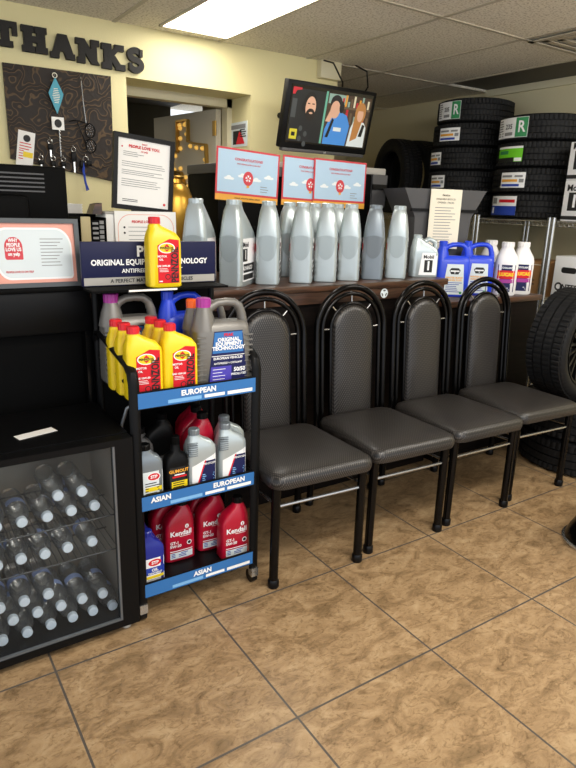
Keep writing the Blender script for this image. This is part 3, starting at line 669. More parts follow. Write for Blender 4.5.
# ------------------------------------------------------------ silver oil jugs
JR = [(0, -.0475, .0475, -.095, .105, 7), (.004, -.0505, .0505, -.099, .109, 7), (.10, -.0505, .0505, -.099, .109, 7), (.19, -.0502, .0502, -.099, .105, 6), (.215, -.0485, .0485, -.098, .09, 5),
      (.255, -.0430, .0430, -.094, .045, 4.5), (.295, -.036, .036, -.088, -.01, 3.5), (.314, -.030, .030, -.083, -.022, 2.6), (.320, -.028, .028, -.081, -.025, 2)]
def silver_jug(label, m, group='silver oil jugs on the counter'):
    t = thing('oil_jug', label, 'oil jug', (0, 0, 0), 0, group)
    body(JR, m, t); cap(t, m, 0, -.053, .318, .338, .0290)
    G().tube([(0, -.02, .285), (0, .03, .282), (0, .07, .262), (0, .092, .21), (0, .095, .17)], .016, 10, ry=.014).out('handle', m, t, True)
    f = bottle_front(JR)
    a = Art(f, t)      # thumb shaped grip pressed in the narrow face
    n = 18; top = [(-.044+.088*i/n, .192+.010*math.sin(PI*i/n)) for i in range(n+1)]
    arcp = [(.036*math.cos(q), .150+.052*math.sin(q)) for q in [-PI*i/n for i in range(n+1)]]
    uv = top+arcp[::-1]; fs = [[i, i+1, n+1+i+1, n+1+i] for i in range(n)]
    a.put('grip', M['grip'] if m is M['silver'] else M['gripd'], uv, fs, .0016); a.flush()
    lb = Art(bottle_side(JR, -1), t).rect('label', M['inkw'], -.085, .02, .08, .19, .0008, 6).flush()[0]
    Art(bottle_side(JR, -1), lb).rect('red_band', M['inkr'], -.085, .135, .08, .165, .0014, 6).lines('print', M['ink'], -.08, .07, .12, .03, 7, .006, .0014).flush()
    lb = Art(bottle_side(JR, 1), t).quad('label', M['inkw'], ((-.075, .02), (.09, .02), (.09, .19), (-.075, .19)), .0008).flush()[0]
    a = Art(bottle_side(JR, 1), lb)
    a.text('lettering', M['ink'], 'Mobil', -.045, .165, .028, .02, .0014); a.rect('number_block', M['ink'], -.075, .10, -.025, .15, .0012); a.text('number', M['inkw'], '1', -.05, .125, .05, .03, .0018)
    a.rect('print_block', M['ink'], -.07, .055, .06, .09, .0012); a.text('print', M['inkw'], 'ADVANCED', -.02, .0725, .022, .02, .0018); a.rect('print_block', M['ink'], -.07, .026, .05, .048, .0012)
    a.flush(); return t
J = silver_jug('silver oil jug with white side label turned into view, first right of the sign', M['silver'])
def face(x, y, extra=0): return -math.atan2(x, y)+rad(extra)
def jug_at(src, x, y, extra, label):
    # front face centre at (x, y): the base origin sits behind it
    th = face(x, y, extra); ox, oy = x-.099*math.sin(th), y+.099*math.cos(th)
    return dup(src, (ox, oy, CT), th, label)
th = face(1.175, 2.2, -20); J.location = (1.175-.099*math.sin(th), 2.2+.099*math.cos(th), CT); J.rotation_euler = (0, 0, th)
JD = silver_jug('dull darker silver oil jug, second from the right in the counter row', M['silverd'])
th = face(1.925, 2.2); JD.location = (1.925-.099*math.sin(th), 2.2+.099*math.cos(th), CT); JD.rotation_euler = (0, 0, th)
for x, l in ((1.352, 'second silver oil jug right of the sign, under the left congratulation certificate'), (1.520, 'third silver oil jug right of the sign, a red labelled jug peeking out behind it'),
             (1.652, 'fourth silver oil jug right of the sign along the counter edge'), (1.783, 'fifth silver oil jug right of the sign, just left of the dull darker one'), (2.072, 'silver oil jug at the right end of the row, beside the cream notice')):
    jug_at(J, x, 2.2, -1 if x > 1.6 else -3, l)
jug_at(J, 1.03, 2.22, -14, 'silver oil jug behind the sign, under the gold vase')
for x, y, e, l in ((1.325, 2.43, -2, 'silver oil jug in the back row directly behind the first jug right of the sign'), (1.612, 2.425, 8, 'silver oil jug in the back row behind the third front jug, leftward label showing'),
                (1.762, 2.45, -2, 'silver oil jug in the back row behind the fourth front jug'), (1.915, 2.47, -2, 'silver oil jug in the back row behind the fifth front jug')):
    jug_at(J, x, y, e, l)

# small upright one-gallon style jugs
def handled_jug(name, label, cat, w, d, h, m, mc, group=None, neck=-.32, ridged=False):
    t = thing(name, label, cat, (0, 0, 0), 0, group)
    a_, b_ = w/2, d/2; zb = h*.70
    R = [(0, -a_*.94, a_*.94, -b_*.92, b_*.92, 6), (.005, -a_, a_, -b_, b_, 6), (zb*.55, -a_*.99, a_*.99, -b_, b_, 6), (zb*.9, -a_*.97, a_*.97, -b_*.97, b_*.97, 5), (zb, -a_*.95, a_*.96, -b_*.85, b_*.85, 4),
         (zb+h*.04, -a_*.88, a_*.90, -b_*.62, b_*.62, 3)]
    nx = neck*w; nr = .11*w
    g = G().loft([se_ring(*r) for r in R])
    g.loft([se_ring(z, nx-s_, nx+s_, -s_, s_, 2) for z, s_ in ((zb*.92, nr*2.0), (zb+h*.09, nr*1.55), (zb+h*.17, nr*1.2), (h*.93, nr*.95))])
    g.out('body', m, t, True)
    hp = [(nx-nr*.2, 0, h*.80), (nx+nr*1.2, 0, h*.90), (-.06*w, 0, h*.935), (.10*w, 0, h*.945), (.25*w, 0, h*.935), (.345*w, 0, h*.89), (.395*w, 0, h*.80), (.42*w, 0, h*.70), (.42*w, 0, h*.60)]
    G().tube(hp, [.085*w, .078*w, .07*w, .068*w, .07*w, .075*w, .08*w, .085*w, .085*w], 12).out('handle', m, t, True)
    cap(t, mc, nx, 0, h*.90, h, nr*1.12)
    if ridged:
        for u0, u1 in ((-a_*1.012, -a_*.68), (a_*.72, a_*1.012)):
            g = G()
            for i in range(9): z = zb*.15+zb*.085*i; g.box(u0, u1, -b_*1.012, -b_*.9, z, z+.004)
            g.out('ribs', m, t)
    return t, R, zb
def peak_jug(label, group):
    t, R, zb = handled_jug('antifreeze_jug', label, 'coolant jug', .188, .085, .285, M['peakgrey'], M['purple'], group, -.30, True)
    lb = Art(bottle_front(R), t).quad('label', M['inkn'], ((-.062, .012), (.078, .012), (.06, .184), (-.038, .184)), .0008).flush()[0]
    a = Art(bottle_front(R), lb)
    a.quad('blue_field', M['labelblue'], ((-.045, .115), (.062, .115), (.058, .181), (-.037, .181)), .0012)
    a.text('lettering', M['inkr'], 'PEAK', .01, .172, .014, .03, .0018)
    for i, s_ in enumerate(('ORIGINAL', 'EQUIPMENT', 'TECHNOLOGY')): a.text('lettering', M['inkw'], s_, .01, .157-.0135*i, .0165, .04, .0018)
    a.rect('white_line', M['inkw'], -.048, .105, .066, .107, .0014); a.text('lettering', M['inkw'], 'EUROPEAN VEHICLES', .008, .098, .0105, .03, .0018); a.text('lettering', M['inkw'], 'ANTIFREEZE + COOLANT', .008, .082, .0085, .02, .0018)
    a.quad('violet_field', mat('violet_ink', '#4a3fae', .45), ((-.055, .022), (.02, .022), (.02, .072), (-.05, .072)), .0012); a.text('lettering', M['inkw'], '50/50', .048, .058, .018, .04, .0018); a.text('lettering', M['inkw'], 'PREDILUTED', .045, .043, .0095, .03, .0018)
    a.lines('small_print', M['inkw'], -.045, .0, .062, .03, 4, .002, .0016); a.flush()
    return t

# ------------------------------------------------------------ retail rack
rk = thing('display_rack', 'black metal display rack with blue shelf strips and a header sign', 'display rack', (0, 0, 0))
X0, X1, YF, YK = .575, .985, 1.655, 1.985
for x in (X0, X1):
    p = [(x, YF, .06), (x, YF, .79), (x, YF+.010, .822), (x, YF+.04, .842), (x, YK-.05, .89), (x, YK-.012, .885), (x, YK, .86)]
    G().tube(p, .0105, 12, ry=.017).tube([(x, YF+.02, .775), (x, YK, .81)], .006, 8).tube([(x, YF+.10, .765), (x, YF+.10, .855)], .006, 8).out('side_frame', M['black'], rk, True)
    G().tube([(x, YK, .06), (x, YK, 1.05)], .0125, 10).out('post', M['black'], rk, True)
    for y in (YF, YK):
        w_ = G().lathe([(.004, -.010), (.024, -.010), (.024, .010), (.004, .010)], 20, Matrix.Translation((x, y+(.01 if y == YF else -.02), .024)) @ Matrix.Rotation(PI/2, 4, 'Y')).out('caster', M['rubberfoot'], rk, True)
        G().box(x-.013, x+.013, y-.014, y+.010, .03, .062).out('fork', M['steel'], w_)
box('back_panel', X0+.01, X1-.01, YK-.004, YK+.004, .09, 1.04, M['blackm'], rk)
SH = (.735, .405, .10)
for z, names in zip(SH, ((('EUROPEAN', .5),), (('ASIAN', .1), ('EUROPEAN', .86)), (('ASIAN', .52),))):
    s_ = G().box(X0+.006, X1-.006, YF-.006, YK-.006, z-.014, z-.0005).box(X0+.006, X1-.006, YF-.008, YF-.002, z-.02, z+.034).out('shelf', M['black'], rk)
    a = Art(FRONT(0, YF-.008, 0), s_); w = X1-X0-.02
    a.rect('blue_strip', M['labelblue'], X0-.002, z-.017, X1+.002, z+.03, .0012)
    for n_, u in names: a.text('strip_lettering', M['inkw'], n_, X0+.012+u*(w-.012)+(.02 if u < .2 else -.03 if u > .8 else 0), z+.014, .023, .045, .0022)
    a.rect('price_tag', M['labellight'], X0+.10, z-.012, X0+.21, z-.001, .0018); a.rect('price_tag', M['inkw'], X0+.22, z-.011, X0+.29, z-.001, .002); a.rect('price_tag', M['paper'], X0+.30, z-.012, X0+.39, z-.001, .0018)
    a.flush()
# header and its little ledge
hd = G().box(.528, .988, 1.950, 1.966, 1.038, 1.176, .003).out('header_sign', mat('header_navy', '#191c40', .4), rk, True)
G().box(.528, .985, 1.85, 1.95, 1.030, 1.037).out('ledge', M['blackm'], rk)
Art(FRONT(0, 1.85, 0), rk).rect('ledge_tag', M['paper'], .64, 1.0305, .80, 1.0365, .0006).flush()
a = Art(FRONT(.003, 1.950, -.007), hd)
a.rect('silver_band', M['greyl'], .530, 1.048, .980, 1.072, .0006)

a.text('lettering', M['inkw'], 'PEAK', .755, 1.151, .046, .035, .0012); a.text('lettering', M['inkw'], 'ORIGINAL EQUIPMENT TECHNOLOGY', .752, 1.118, .0245, .035, .0012, sx=.93); a.text('lettering', M['inkw'], 'ANTIFREEZE + COOLANT', .755, 1.091, .018, .02, .0012)
a.text('band_lettering', M['ink'], 'A PERFECT MATCH FOR ALL VEHICLES', .755, 1.060, .0165, .02, .0012); a.flush()
G().tube([(X0+.028, YF+.06, .72), (X0-.0, YF+.07, .70), (X0-.012, YF+.09, .64), (X0-.01, YF+.09, .58), (X0+.01, YF+.07, .53)], .005, 8).out('wire_loop', M['wireg'], rk, True)

# quart bottles
def quart(name, label, cat, m, mc, w=.110, d=.060, h=.218, neck=-.026, style=0, group=None):
    t = thing(name, label, cat, (0, 0, 0), 0, group); a_, b_ = w/2, d/2
    nr = .0165
    if style == 0:      # shoulder falling away to the right of the neck
        R = [(0, -a_*.93, a_*.93, -b_*.9, b_*.9, 5), (.004, -a_, a_, -b_, b_, 5), (h*.62, -a_, a_, -b_, b_, 5), (h*.70, -a_*.99, a_*.96, -b_*.98, b_*.98, 5), (h*.78, -a_*.93, a_*.72, -b_*.86, b_*.86, 4), (h*.835, -a_*.84, a_*.28, -b_*.7, b_*.7, 3), (h*.875, neck-nr*1.25, neck+nr*1.3, -nr*1.1, nr*1.1, 2.2), (h*.90, neck-nr, neck+nr, -nr, nr, 2), (h*.95, neck-nr, neck+nr, -nr, nr, 2)]
    else:               # long chamfer on the left, neck to the right
        R = [(0, -a_*.93, a_*.93, -b_*.9, b_*.9, 5), (.004, -a_, a_, -b_, b_, 5), (h*.40, -a_*.97, a_*.98, -b_, b_, 5), (h*.62, -a_*.93, a_*.95, -b_, b_, 5), (h*.74, -a_*.66, a_*.90, -b_*.92, b_*.92, 4), (h*.83, -a_*.18, a_*.78, -b_*.72, b_*.72, 3), (h*.88, neck-nr*1.2, neck+nr*1.2, -nr*1.1, nr*1.1, 2.2), (h*.90, neck-nr, neck+nr, -nr, nr, 2), (h*.95, neck-nr, neck+nr, -nr, nr, 2)]
    body(R, m, t); cap(t, mc, neck, 0, h*.905, h, nr*1.14)
    return t, R
def pennzoil(label):
    t, R = quart('motor_oil_bottle', label, 'oil bottle', M['yellow'], M['redcap'], group='yellow motor oil bottles')
    lb = Art(bottle_front(R), t).poly('label', M['inkr'], [(-.028, .014), (.044, .014), (.044, .148), (.012, .152), (-.028, .132)], .0008).flush()[0]
    a = Art(bottle_front(R), lb)
    a.ell('emblem', M['inkw'], .002, .124, .0275, .0165, .0012); a.ell('emblem_field', M['inky'], .002, .124, .0245, .0138, .0016); a.text('emblem_text', M['ink'], 'PENNZOIL', .002, .124, .0095, .03, .0022)
    a.poly('emblem_bell', M['inkr'], [(-.007, .128), (.011, .128), (.002, .137)], .002); a.poly('emblem_bell', M['inkr'], [(-.007, .1195), (.011, .1195), (.002, .113)], .002)
    a.text('big_lettering', M['ink'], 'PENNZOIL', .029, .016, .034, .03, .0018, 'LEFT', .68, PI/2)
    a.text('lettering', M['inkw'], 'MOTOR', -.014, .098, .0085, .03, .0018); a.text('lettering', M['inkw'], 'OIL', -.017, .088, .0085, .03, .0018); a.text('lettering', M['inkw'], 'SAE 10W-30', -.0095, .068, .008, .04, .0018); a.lines('small_print', M['inkw'], -.024, .008, .059, .050, 3, .0015, .0018)
    a.ell('seal', M['ink'], .004, .034, .009, .009, .0014); a.ell('seal_centre', M['inkr'], .004, .034, .0065, .0065, .0018); a.rect('small_print', M['inkw'], -.025, .018, -.014, .022, .0016)
    a.flush(); return t
pz = pennzoil('yellow motor oil bottle with red cap standing on the ledge before the header sign'); pz.location = (.772, 1.895, 1.037); pz.rotation_euler = (0, rad(0), rad(-2))
ROW = ('front', 'middle', 'back')
for x, side in ((.622, 'left'), (.735, 'right')):
    for i in range(3):
        dup(pz, (x-.004*i, 1.702+.064*i, SH[0]), rad(-4), f'yellow motor oil bottle, {ROW[i]} of the {side} file on the top rack shelf')
pk = peak_jug('pewter coolant jug with purple cap at the front right of the top rack shelf', 'pewter coolant jugs'); pk.location = (.888, 1.722, SH[0]); pk.rotation_euler = (0, 0, rad(-3))
dup(pk, (.660, 1.918, SH[0]), 0, 'pewter coolant jug with purple cap behind the left yellow bottles on the rack')
t, R, zb = handled_jug('coolant_jug', 'grey jug with orange cap just behind the front coolant jug', 'coolant jug', .15, .07, .27, M['peakgrey'], M['orange'], None, -.32); t.location = (.878, 1.806, SH[0])
def blue_jug(label, m, w, h, grp):
    t, R, zb = handled_jug('fluid_jug', label, 'fluid jug', w, .085, h, m, m, grp, -.33)
    return t, R, zb
t, R, zb = blue_jug('blue jug under the lone yellow bottle at the back of the rack', M['bluep'], .165, .285, None); t.location = (.845, 1.912, SH[0])
Art(bottle_front(R), t).rect('label', M['palecert'], .02, .03, .07, .15).flush()

# middle shelf
def euro(label):
    t, R = quart('motor_oil_bottle', label, 'oil bottle', M['silver'], M['silverd'], .100, .058, .205, -.020, 0, 'silver and blue labelled oil bottles')
    lb = Art(bottle_front(R), t).quad('label', M['inkw'], ((-.040, .008), (.044, .008), (.044, .118), (-.040, .085)), .0008).flush()[0]
    a = Art(bottle_front(R), lb)
    a.poly('blue_field', M['inkn'], [(-.022, .014), (.043, .014), (.043, .098), (.008, .098)], .0012); a.poly('red_sweep', M['inkr'], [(-.026, .014), (-.021, .014), (.009, .1), (.004, .1)], .0014)
    a.text('lettering', M['inkw'], 'PENTOSIN', .022, .088, .0095, .02, .0018); a.lines('small_print', M['labellight'], -.005, .04, .05, .03, 4, .003, .0016, .1); a.flush()
    g = G()
    for i in range(7): g.box(-.0515, -.02, -.0305, -.02, .12+.007*i, .1225+.007*i)
    g.out('grip_ribs', M['silverd'], t); return t
e = euro('silver oil bottle with blue and white label, left of the pair on the middle shelf'); e.location = (.800, 1.695, SH[1])
dup(e, (.912, 1.695, SH[1]), rad(-3), 'silver oil bottle with blue and white label at the right end of the middle shelf')
dup(e, (.943, 1.762, SH[1]), 0, 'silver oil bottle behind the right one of the silver pair')
def kendall(label):
    t, R = quart('motor_oil_bottle', label, 'oil bottle', M['red'], M['black'], .110, .062, .222, .018, 1, 'red motor oil bottles')
    a = Art(bottle_front(R), t)
    a.text('brand_lettering', M['inkw'], 'Kendall', .0, .108, .026, .03, .001); a.rect('brand_lettering', M['inkw'], -.005, .094, .035, .096, .001); a.ell('emblem', M['inkw'], .022, .130, .007, .008, .001); a.rect('emblem', M['red'], .0205, .124, .0235, .134, .0014)
    a.text('brand_lettering', M['inkw'], 'GT-1', -.024, .074, .0145, .03, .001); a.text('brand_lettering', M['inkw'], '5W-20', -.020, .0605, .0145, .03, .001); a.ell('seal', M['inkw'], .030, .066, .009, .009, .001); a.ell('seal_centre', M['ink'], .030, .066, .006, .006, .0014)
    a.rect('lower_label', M['palecert'], -.04, .012, .042, .036, .0008); a.lines('small_print', M['inkb'], -.036, .036, .030, .018, 3, .003, .0012, .3); a.rect('lower_label', M['inkw'], -.04, .04, .042, .043, .0008)
    a.flush(); return t
kd = kendall('red oil bottle at the front right of the bottom shelf'); kd.location = (.935, 1.715, SH[2]); kd.rotation_euler = (0, 0, rad(-3))
for x, y, z, l in ((.760, 1.795, SH[2], 'red oil bottle left on the bottom shelf, right behind the small blue bottles'), (.889, 1.805, SH[2], 'red oil bottle half hidden behind the front right one on the bottom shelf'),
                   (.885, 1.878, SH[2], 'red oil bottle deepest on the bottom shelf'), (.738, 1.868, SH[2], 'red oil bottle at the back left of the bottom shelf'),
                   (.835, 1.785, SH[1], 'red oil bottle just behind the left silver bottle on the middle shelf'), (.845, 1.855, SH[1], 'red oil bottle in the middle of the three on the middle shelf'), (.872, 1.924, SH[1], 'red oil bottle deepest on the middle shelf')):
    dup(kd, (x, y, z), rad(-2), l)
def stp(label, m, mc, w, d, h, style, grp=None):
    t, R = quart('additive_bottle', label, 'bottle', m, mc, w, d, h, -.012 if style != 3 else 0, 0, grp)
    return t, R
t, R = stp('grey additive bottle with oval red emblem, leftmost on the middle shelf', M['silverd'], M['black'], .080, .05, .185, 0); t.location = (.625, 1.692, SH[1])
lb = Art(bottle_front(R), t).rect('label', M['palecert'], -.028, .01, .036, .10).flush()[0]
a = Art(bottle_front(R), lb); a.ell('emblem', M['inkw'], .006, .082, .022, .014, .0012); a.ell('emblem_field', M['inkr'], .006, .082, .019, .0115, .0016); a.text('emblem_text', M['inkw'], 'STP', .006, .082, .014, .04, .002); a.rect('yellow_bar', M['inky'], -.022, .034, .032, .048, .0012); a.lines('small_print', M['ink'], -.022, .03, .06, .018, 6, .003, .0014); a.flush()
# tall black bottle with long neck
t = thing('additive_bottle', 'black bottle with flame coloured label between the grey and silver bottles', 'bottle', (.715, 1.695, SH[1]))
R = [(0, -.036, .036, -.024, .024, 5), (.004, -.039, .039, -.026, .026, 5), (.105, -.039, .039, -.026, .026, 5), (.128, -.034, .034, -.023, .023, 4), (.142, -.017, .017, -.015, .015, 2), (.170, -.0125, .0125, -.0125, .0125, 2)]
body(R, M['black'], t); cap(t, M['blackm'], 0, 0, .165, .192, .0145)
lb = Art(bottle_front(R), t).rect('label', M['ink'], -.03, .01, .032, .095).flush()[0]
a = Art(bottle_front(R), lb); a.text('lettering', M['amber'], 'GUMOUT', .0, .082, .015, .04, .0014); a.rect('red_bar', M['inkr'], -.022, .06, .026, .066, .0012); a.rect('yellow_bar', M['inky'], -.025, .022, .029, .048, .0012); a.lines('small_print', M['ink'], -.02, .02, .042, .027, 3, .003, .0018); a.rect('white_bar', M['inkw'], -.015, .068, .02, .072, .0012); a.flush()
# black slanted-shoulder bottle behind
t, R = quart('fluid_bottle', 'black bottle with sloping shoulder at the back of the middle shelf', 'bottle', M['black'], M['blackm'], .12, .07, .215, .02, 1); t.location = (.718, 1.86, SH[1])
Art(bottle_front(R), t).rect('band', M['greyp'], -.05, .06, .05, .075).flush()
t, R = quart('fluid_bottle', 'small grey bottle behind the grey additive bottle, at the rack side', 'bottle', M['greyp'], M['black'], .08, .055, .20, 0, 0); t.location = (.637, 1.80, SH[1])
t, R = stp('blue additive bottle with red oval emblem, front left of the bottom shelf', M['navyp'], M['navyp'], .082, .048, .195, 0, 'blue additive bottles'); t.location = (.622, 1.695, SH[2])
lb = Art(bottle_front(R), t).rect('label', M['inkw'], -.028, .01, .037, .102).flush()[0]
a = Art(bottle_front(R), lb); a.ell('emblem', M['inkr'], .005, .086, .022, .012, .0012); a.text('emblem_text', M['inkw'], 'STP', .005, .086, .015, .04, .0018); a.rect('blue_band', M['inkb'], -.028, .044, .037, .07, .0012); a.text('lettering', M['inkw'], 'OIL', .004, .060, .014, .04, .0018); a.text('lettering', M['inkw'], 'TREATMENT', .004, .049, .0085, .03, .0018); a.rect('yellow_bar', M['inky'], -.024, .03, .034, .04, .0012); a.lines('small_print', M['inkg'], -.022, .03, .025, .014, 3, .002, .0014); a.flush()
sb = t
for i, l in ((1, 'blue additive bottle, second in the file on the bottom shelf'), (2, 'blue additive bottle, third and rearmost in the bottom shelf file')): dup(sb, (.622-.002*i, 1.695+.055*i, SH[2]), 0, l)

# ------------------------------------------------------------ bottle fridge
FX0, FX1, FY0, FY1, FZ = .06, .5545, 1.625, 1.99, .648
fr = thing('mini_fridge', 'black glass door mini fridge full of water bottles', 'fridge', (0, 0, 0))
g = G(); y0 = FY0+.045
g.box(FX0, FX0+.03, y0, FY1, .02, FZ); g.box(FX1-.028, FX1, y0, FY1, .02, FZ); g.box(FX0+.03, FX1-.028, FY1-.02, FY1, .02, FZ); g.box(FX0+.03, FX1-.028, y0, FY1-.02, FZ-.025, FZ); g.box(FX0+.03, FX1-.028, y0, FY1-.02, .005, .027)
g.out('cabinet', M['black'], fr)
g = G().box(FX0+.03, FX0+.033, y0+.01, FY1-.023, .028, FZ-.026).box(FX1-.031, FX1-.028, y0+.01, FY1-.023, .028, FZ-.026).box(FX0+.033, FX1-.031, FY1-.024, FY1-.021, .028, FZ-.026)
g.out('liner', M['intr'], fr)
d = bpy.data.objects.new('door', None)
GX0, GX1, GZ0, GZ1 = FX0+.06, .502, .046, .626
dg = G().box(FX0, GX0, FY0, y0-.004, .022, FZ-.003).box(GX1, FX1, FY0, y0-.004, .022, FZ-.003).box(GX0, GX1, FY0, y0-.004, .022, GZ0).box(GX0, GX1, FY0, y0-.004, GZ1, FZ-.003).out('door', M['black'], fr)
G().box(GX0, GX1, FY0+.012, FY0+.016, GZ0, GZ1).out('glass', M['pane'], dg)
G().box(GX1-.006, GX1, FY0+.002, FY0+.011, GZ0, GZ1).box(GX0, GX1-.006, FY0+.002, FY0+.011, GZ0, GZ0+.006).box(GX0, GX0+.006, FY0+.002, FY0+.011, GZ0+.006, GZ1).out('glass_bead', M['wireg'], dg)
for x in (FX0+.03, FX1-.035):
    for y in (FY0+.03, FY1-.04): G().lathe([(.014, 0), (.016, .004), (.012, .012), (.010, .024)], 16, Matrix.Translation((x, y, 0))).out('foot', M['greyl'] , fr, True)
for z in (.271, .388):
    g = G()
    for i in range(24): g.tube([(FX0+.045+i*.0178, y0+.015, z-.003), (FX0+.045+i*.0178, FY1-.03, z-.003)], .0013, 6)
    for y in (y0+.015, (y0+FY1)/2, FY1-.03): g.tube([(FX0+.033, y, z-.0055), (FX1-.031, y, z-.0055)], .0022, 6)
    g.out('wire_shelf', M['wired'], fr)
wb = thing('water_bottle', 'x', 'water bottle', (0, 0, 0), 0, 'water bottles in the fridge')
br_ = .0303
prof = [(.012, 0), (.024, .002), (.029, .008), (br_, .016)]
for i in range(4): prof += [(br_, .024+.012*i), (br_-.0016, .029+.012*i), (br_, .034+.012*i)]
prof += [(br_-.0012, .082), (br_-.0012, .112), (br_, .118), (br_, .130), (.027, .150), (.020, .166), (.0135, .176), (.0125, .184)]
LY = Matrix.Rotation(PI/2, 4, 'X')         # lying, cap towards -y
G().lathe(prof, 24, LY).out('body', M['pet'], wb, True)
G().lathe([(.0128, .181), (.0150, .182), (.0150, .196), (.0132, .198)], 20, LY).out('cap', M['capw'], wb, True)
g = G()
for i in range(12):
    q0, q1 = rad(i*15), rad(i*15+15); r = br_-.0004
    g.add([LY @ Vector((r*math.cos(q), r*math.sin(q), z)) for q, z in ((q0, .084), (q1, .084), (q1, .110), (q0, .110))], [[0, 1, 2, 3]])
bd = g.out('label', M['blueband'], wb, True)
ORD = ('first', 'second', 'third', 'fourth', 'fifth', 'sixth')
first = True
def rowput(xs, z, where):
    global first
    for i, x in enumerate(xs):
        lab = f'clear water bottle, {ORD[i]} from the left {where}'
        o = wb if first else dup(wb, (0, 0, 0), 0, lab)
        first = False
        o['label'] = lab; o.location = (x, 1.893+random.uniform(-.004, .004), z); o.rotation_euler = (0, random.uniform(0, 6.28), 0)
rowput((.168, .236, .304, .369, .431, .492), .0582, 'in the lowest row of the fridge')
rowput((.202, .270, .337, .401, .4635), .1125, 'in the second row of the bottom pile')
rowput((.170, .236, .3035), .167, 'on top of the bottom pile')
rowput((.176, .240, .304, .369, .441), .3025, 'on the middle fridge shelf')
rowput((.185, .251, .319, .387, .455), .4195, 'on the top fridge shelf')
rowput((.354, .421), .4745, 'of the two stacked highest in the fridge')
rc = box('receipt', -.056, .056, -.019, .019, 0, .0008, M['paper']); rc.location = (.322, 1.775, FZ+.0006); rc.rotation_euler = (0, 0, rad(14)); tag(rc, 'small white paper slip lying on top of the fridge', 'receipt')

# ------------------------------------------------------------ chairs
def chair(label):
    t = thing('waiting_chair', label, 'chair', (0, 0, 0), 0, 'black waiting chairs')
    LX = .1825
    for s_ in (-1, 1):
        l = G().tube([(s_*LX, 0, .012), (s_*(LX-.002), .0, .385)], .0165, 14).out('leg', M['tube'], t, True)
        G().lathe([(.019, 0), (.021, .004), (.020, .028), (.017, .032)], 16, Matrix.Translation((s_*LX, 0, 0))).out('rubber_foot', M['rubberfoot'], l, True)
        l = G().tube([(s_*LX*.97, .445, .012), (s_*LX*.97, .415, .385)], .0150, 14).out('leg', M['tube'], t, True)
        G().lathe([(.018, 0), (.020, .004), (.019, .028), (.016, .032)], 16, Matrix.Translation((s_*LX*.97, .445, 0))).out('rubber_foot', M['rubberfoot'], l, True)
        G().tube([(s_*LX, .0, .322), (s_*LX*.97, .42, .30)], .006, 8).out('stretcher', M['spoke'], t, True)
    G().tube([(-LX, 0, .312), (LX, 0, .312)], .006, 8).out('stretcher', M['spoke'], t, True)
    G().box(-.165, .165, .015, .415, .362, .388).out('seat_frame', M['blackm'], t)
    # cushion
    def ring(z, k, fr_=0.):
        pts = []
        for p in rrect(-.2125, -.045, .2125, .405, (.06, .06, .05, .05), 8):
            x, y = p; tp = 1-.10*max(0, (y+.035)/.44); x *= tp
            cx_, cy_ = 0, .185
            pts.append((cx_+(x-cx_)*k, cy_+(y-cy_)*k, z))
        return pts
    G().loft([ring(.386, .93), ring(.390, .985), ring(.402, 1.0), ring(.418, 1.0), ring(.432, .975), ring(.442, .90), ring(.449, .72), ring(.453, .42), ring(.454, .15)]).out('seat', M['fabric'], t, True)
    yb = lambda z: .415+(z-.42)*.075
    def archp(r, z0, zc=.80, n=22):
        p = [(-r, yb(z0), z0), (-r, yb((z0+zc)/2), (z0+zc)/2)]
        p += [(-r*math.cos(PI*i/n), yb(zc+r*math.sin(PI*i/n)), zc+r*math.sin(PI*i/n)) for i in range(n+1)]
        return p+[(r, yb((z0+zc)/2), (z0+zc)/2), (r, yb(z0), z0)]
    G().tube(archp(.178, .37), .0125, 12).out('outer_arch', M['tube'], t, True)
    G().tube(archp(.150, .37), .0095, 12).out('inner_arch', M['tube'], t, True)
    G().tube(archp(.108, .40), .0085, 12).out('pad_frame', M['tube'], t, True)
    for a_ in (2, 45, 90, 135, 178):
        c_, s_ = math.cos(rad(a_)), math.sin(rad(a_))
        G().tube([(.112*c_, yb(.8+.112*s_), .8+.112*s_), (.146*c_, yb(.8+.146*s_), .8+.146*s_)], .0035, 8).out('spoke', M['spoke'], t, True)
    # back pad
    def pad(off, k):
        out_ = []
        for x, y, z in archp(.103, .425, .8, 22):
            out_.append((x*k, yb(z)+off, .62+(z-.62)*(1-(1-k)*.4)))
        return out_
    G().loft([pad(.018, .93), pad(.012, 1.0), pad(-.010, 1.0), pad(-.020, .94), pad(-.026, .78), pad(-.029, .45)]).out('backrest', M['fabric'], t, True)
    return t
CH = chair('black arched back chair at the left end, beside the display rack')
CHP = ((1.215, .010), (1.658, -.055), (2.095, -.04), (2.53, -.07))
CH.location = (CHP[0][0], 1.582, 0); CH.rotation_euler = (0, 0, rad(-3.5))
for (x, q), l in zip(CHP[1:], ('black arched back chair, second from the display rack', 'black arched back chair, third from the rack, below the blue jugs', 'black arched back chair at the right end, beside the stacked tires')):
    dup(CH, (x, 1.588 if x < 2.4 else 1.60, 0), q, l)

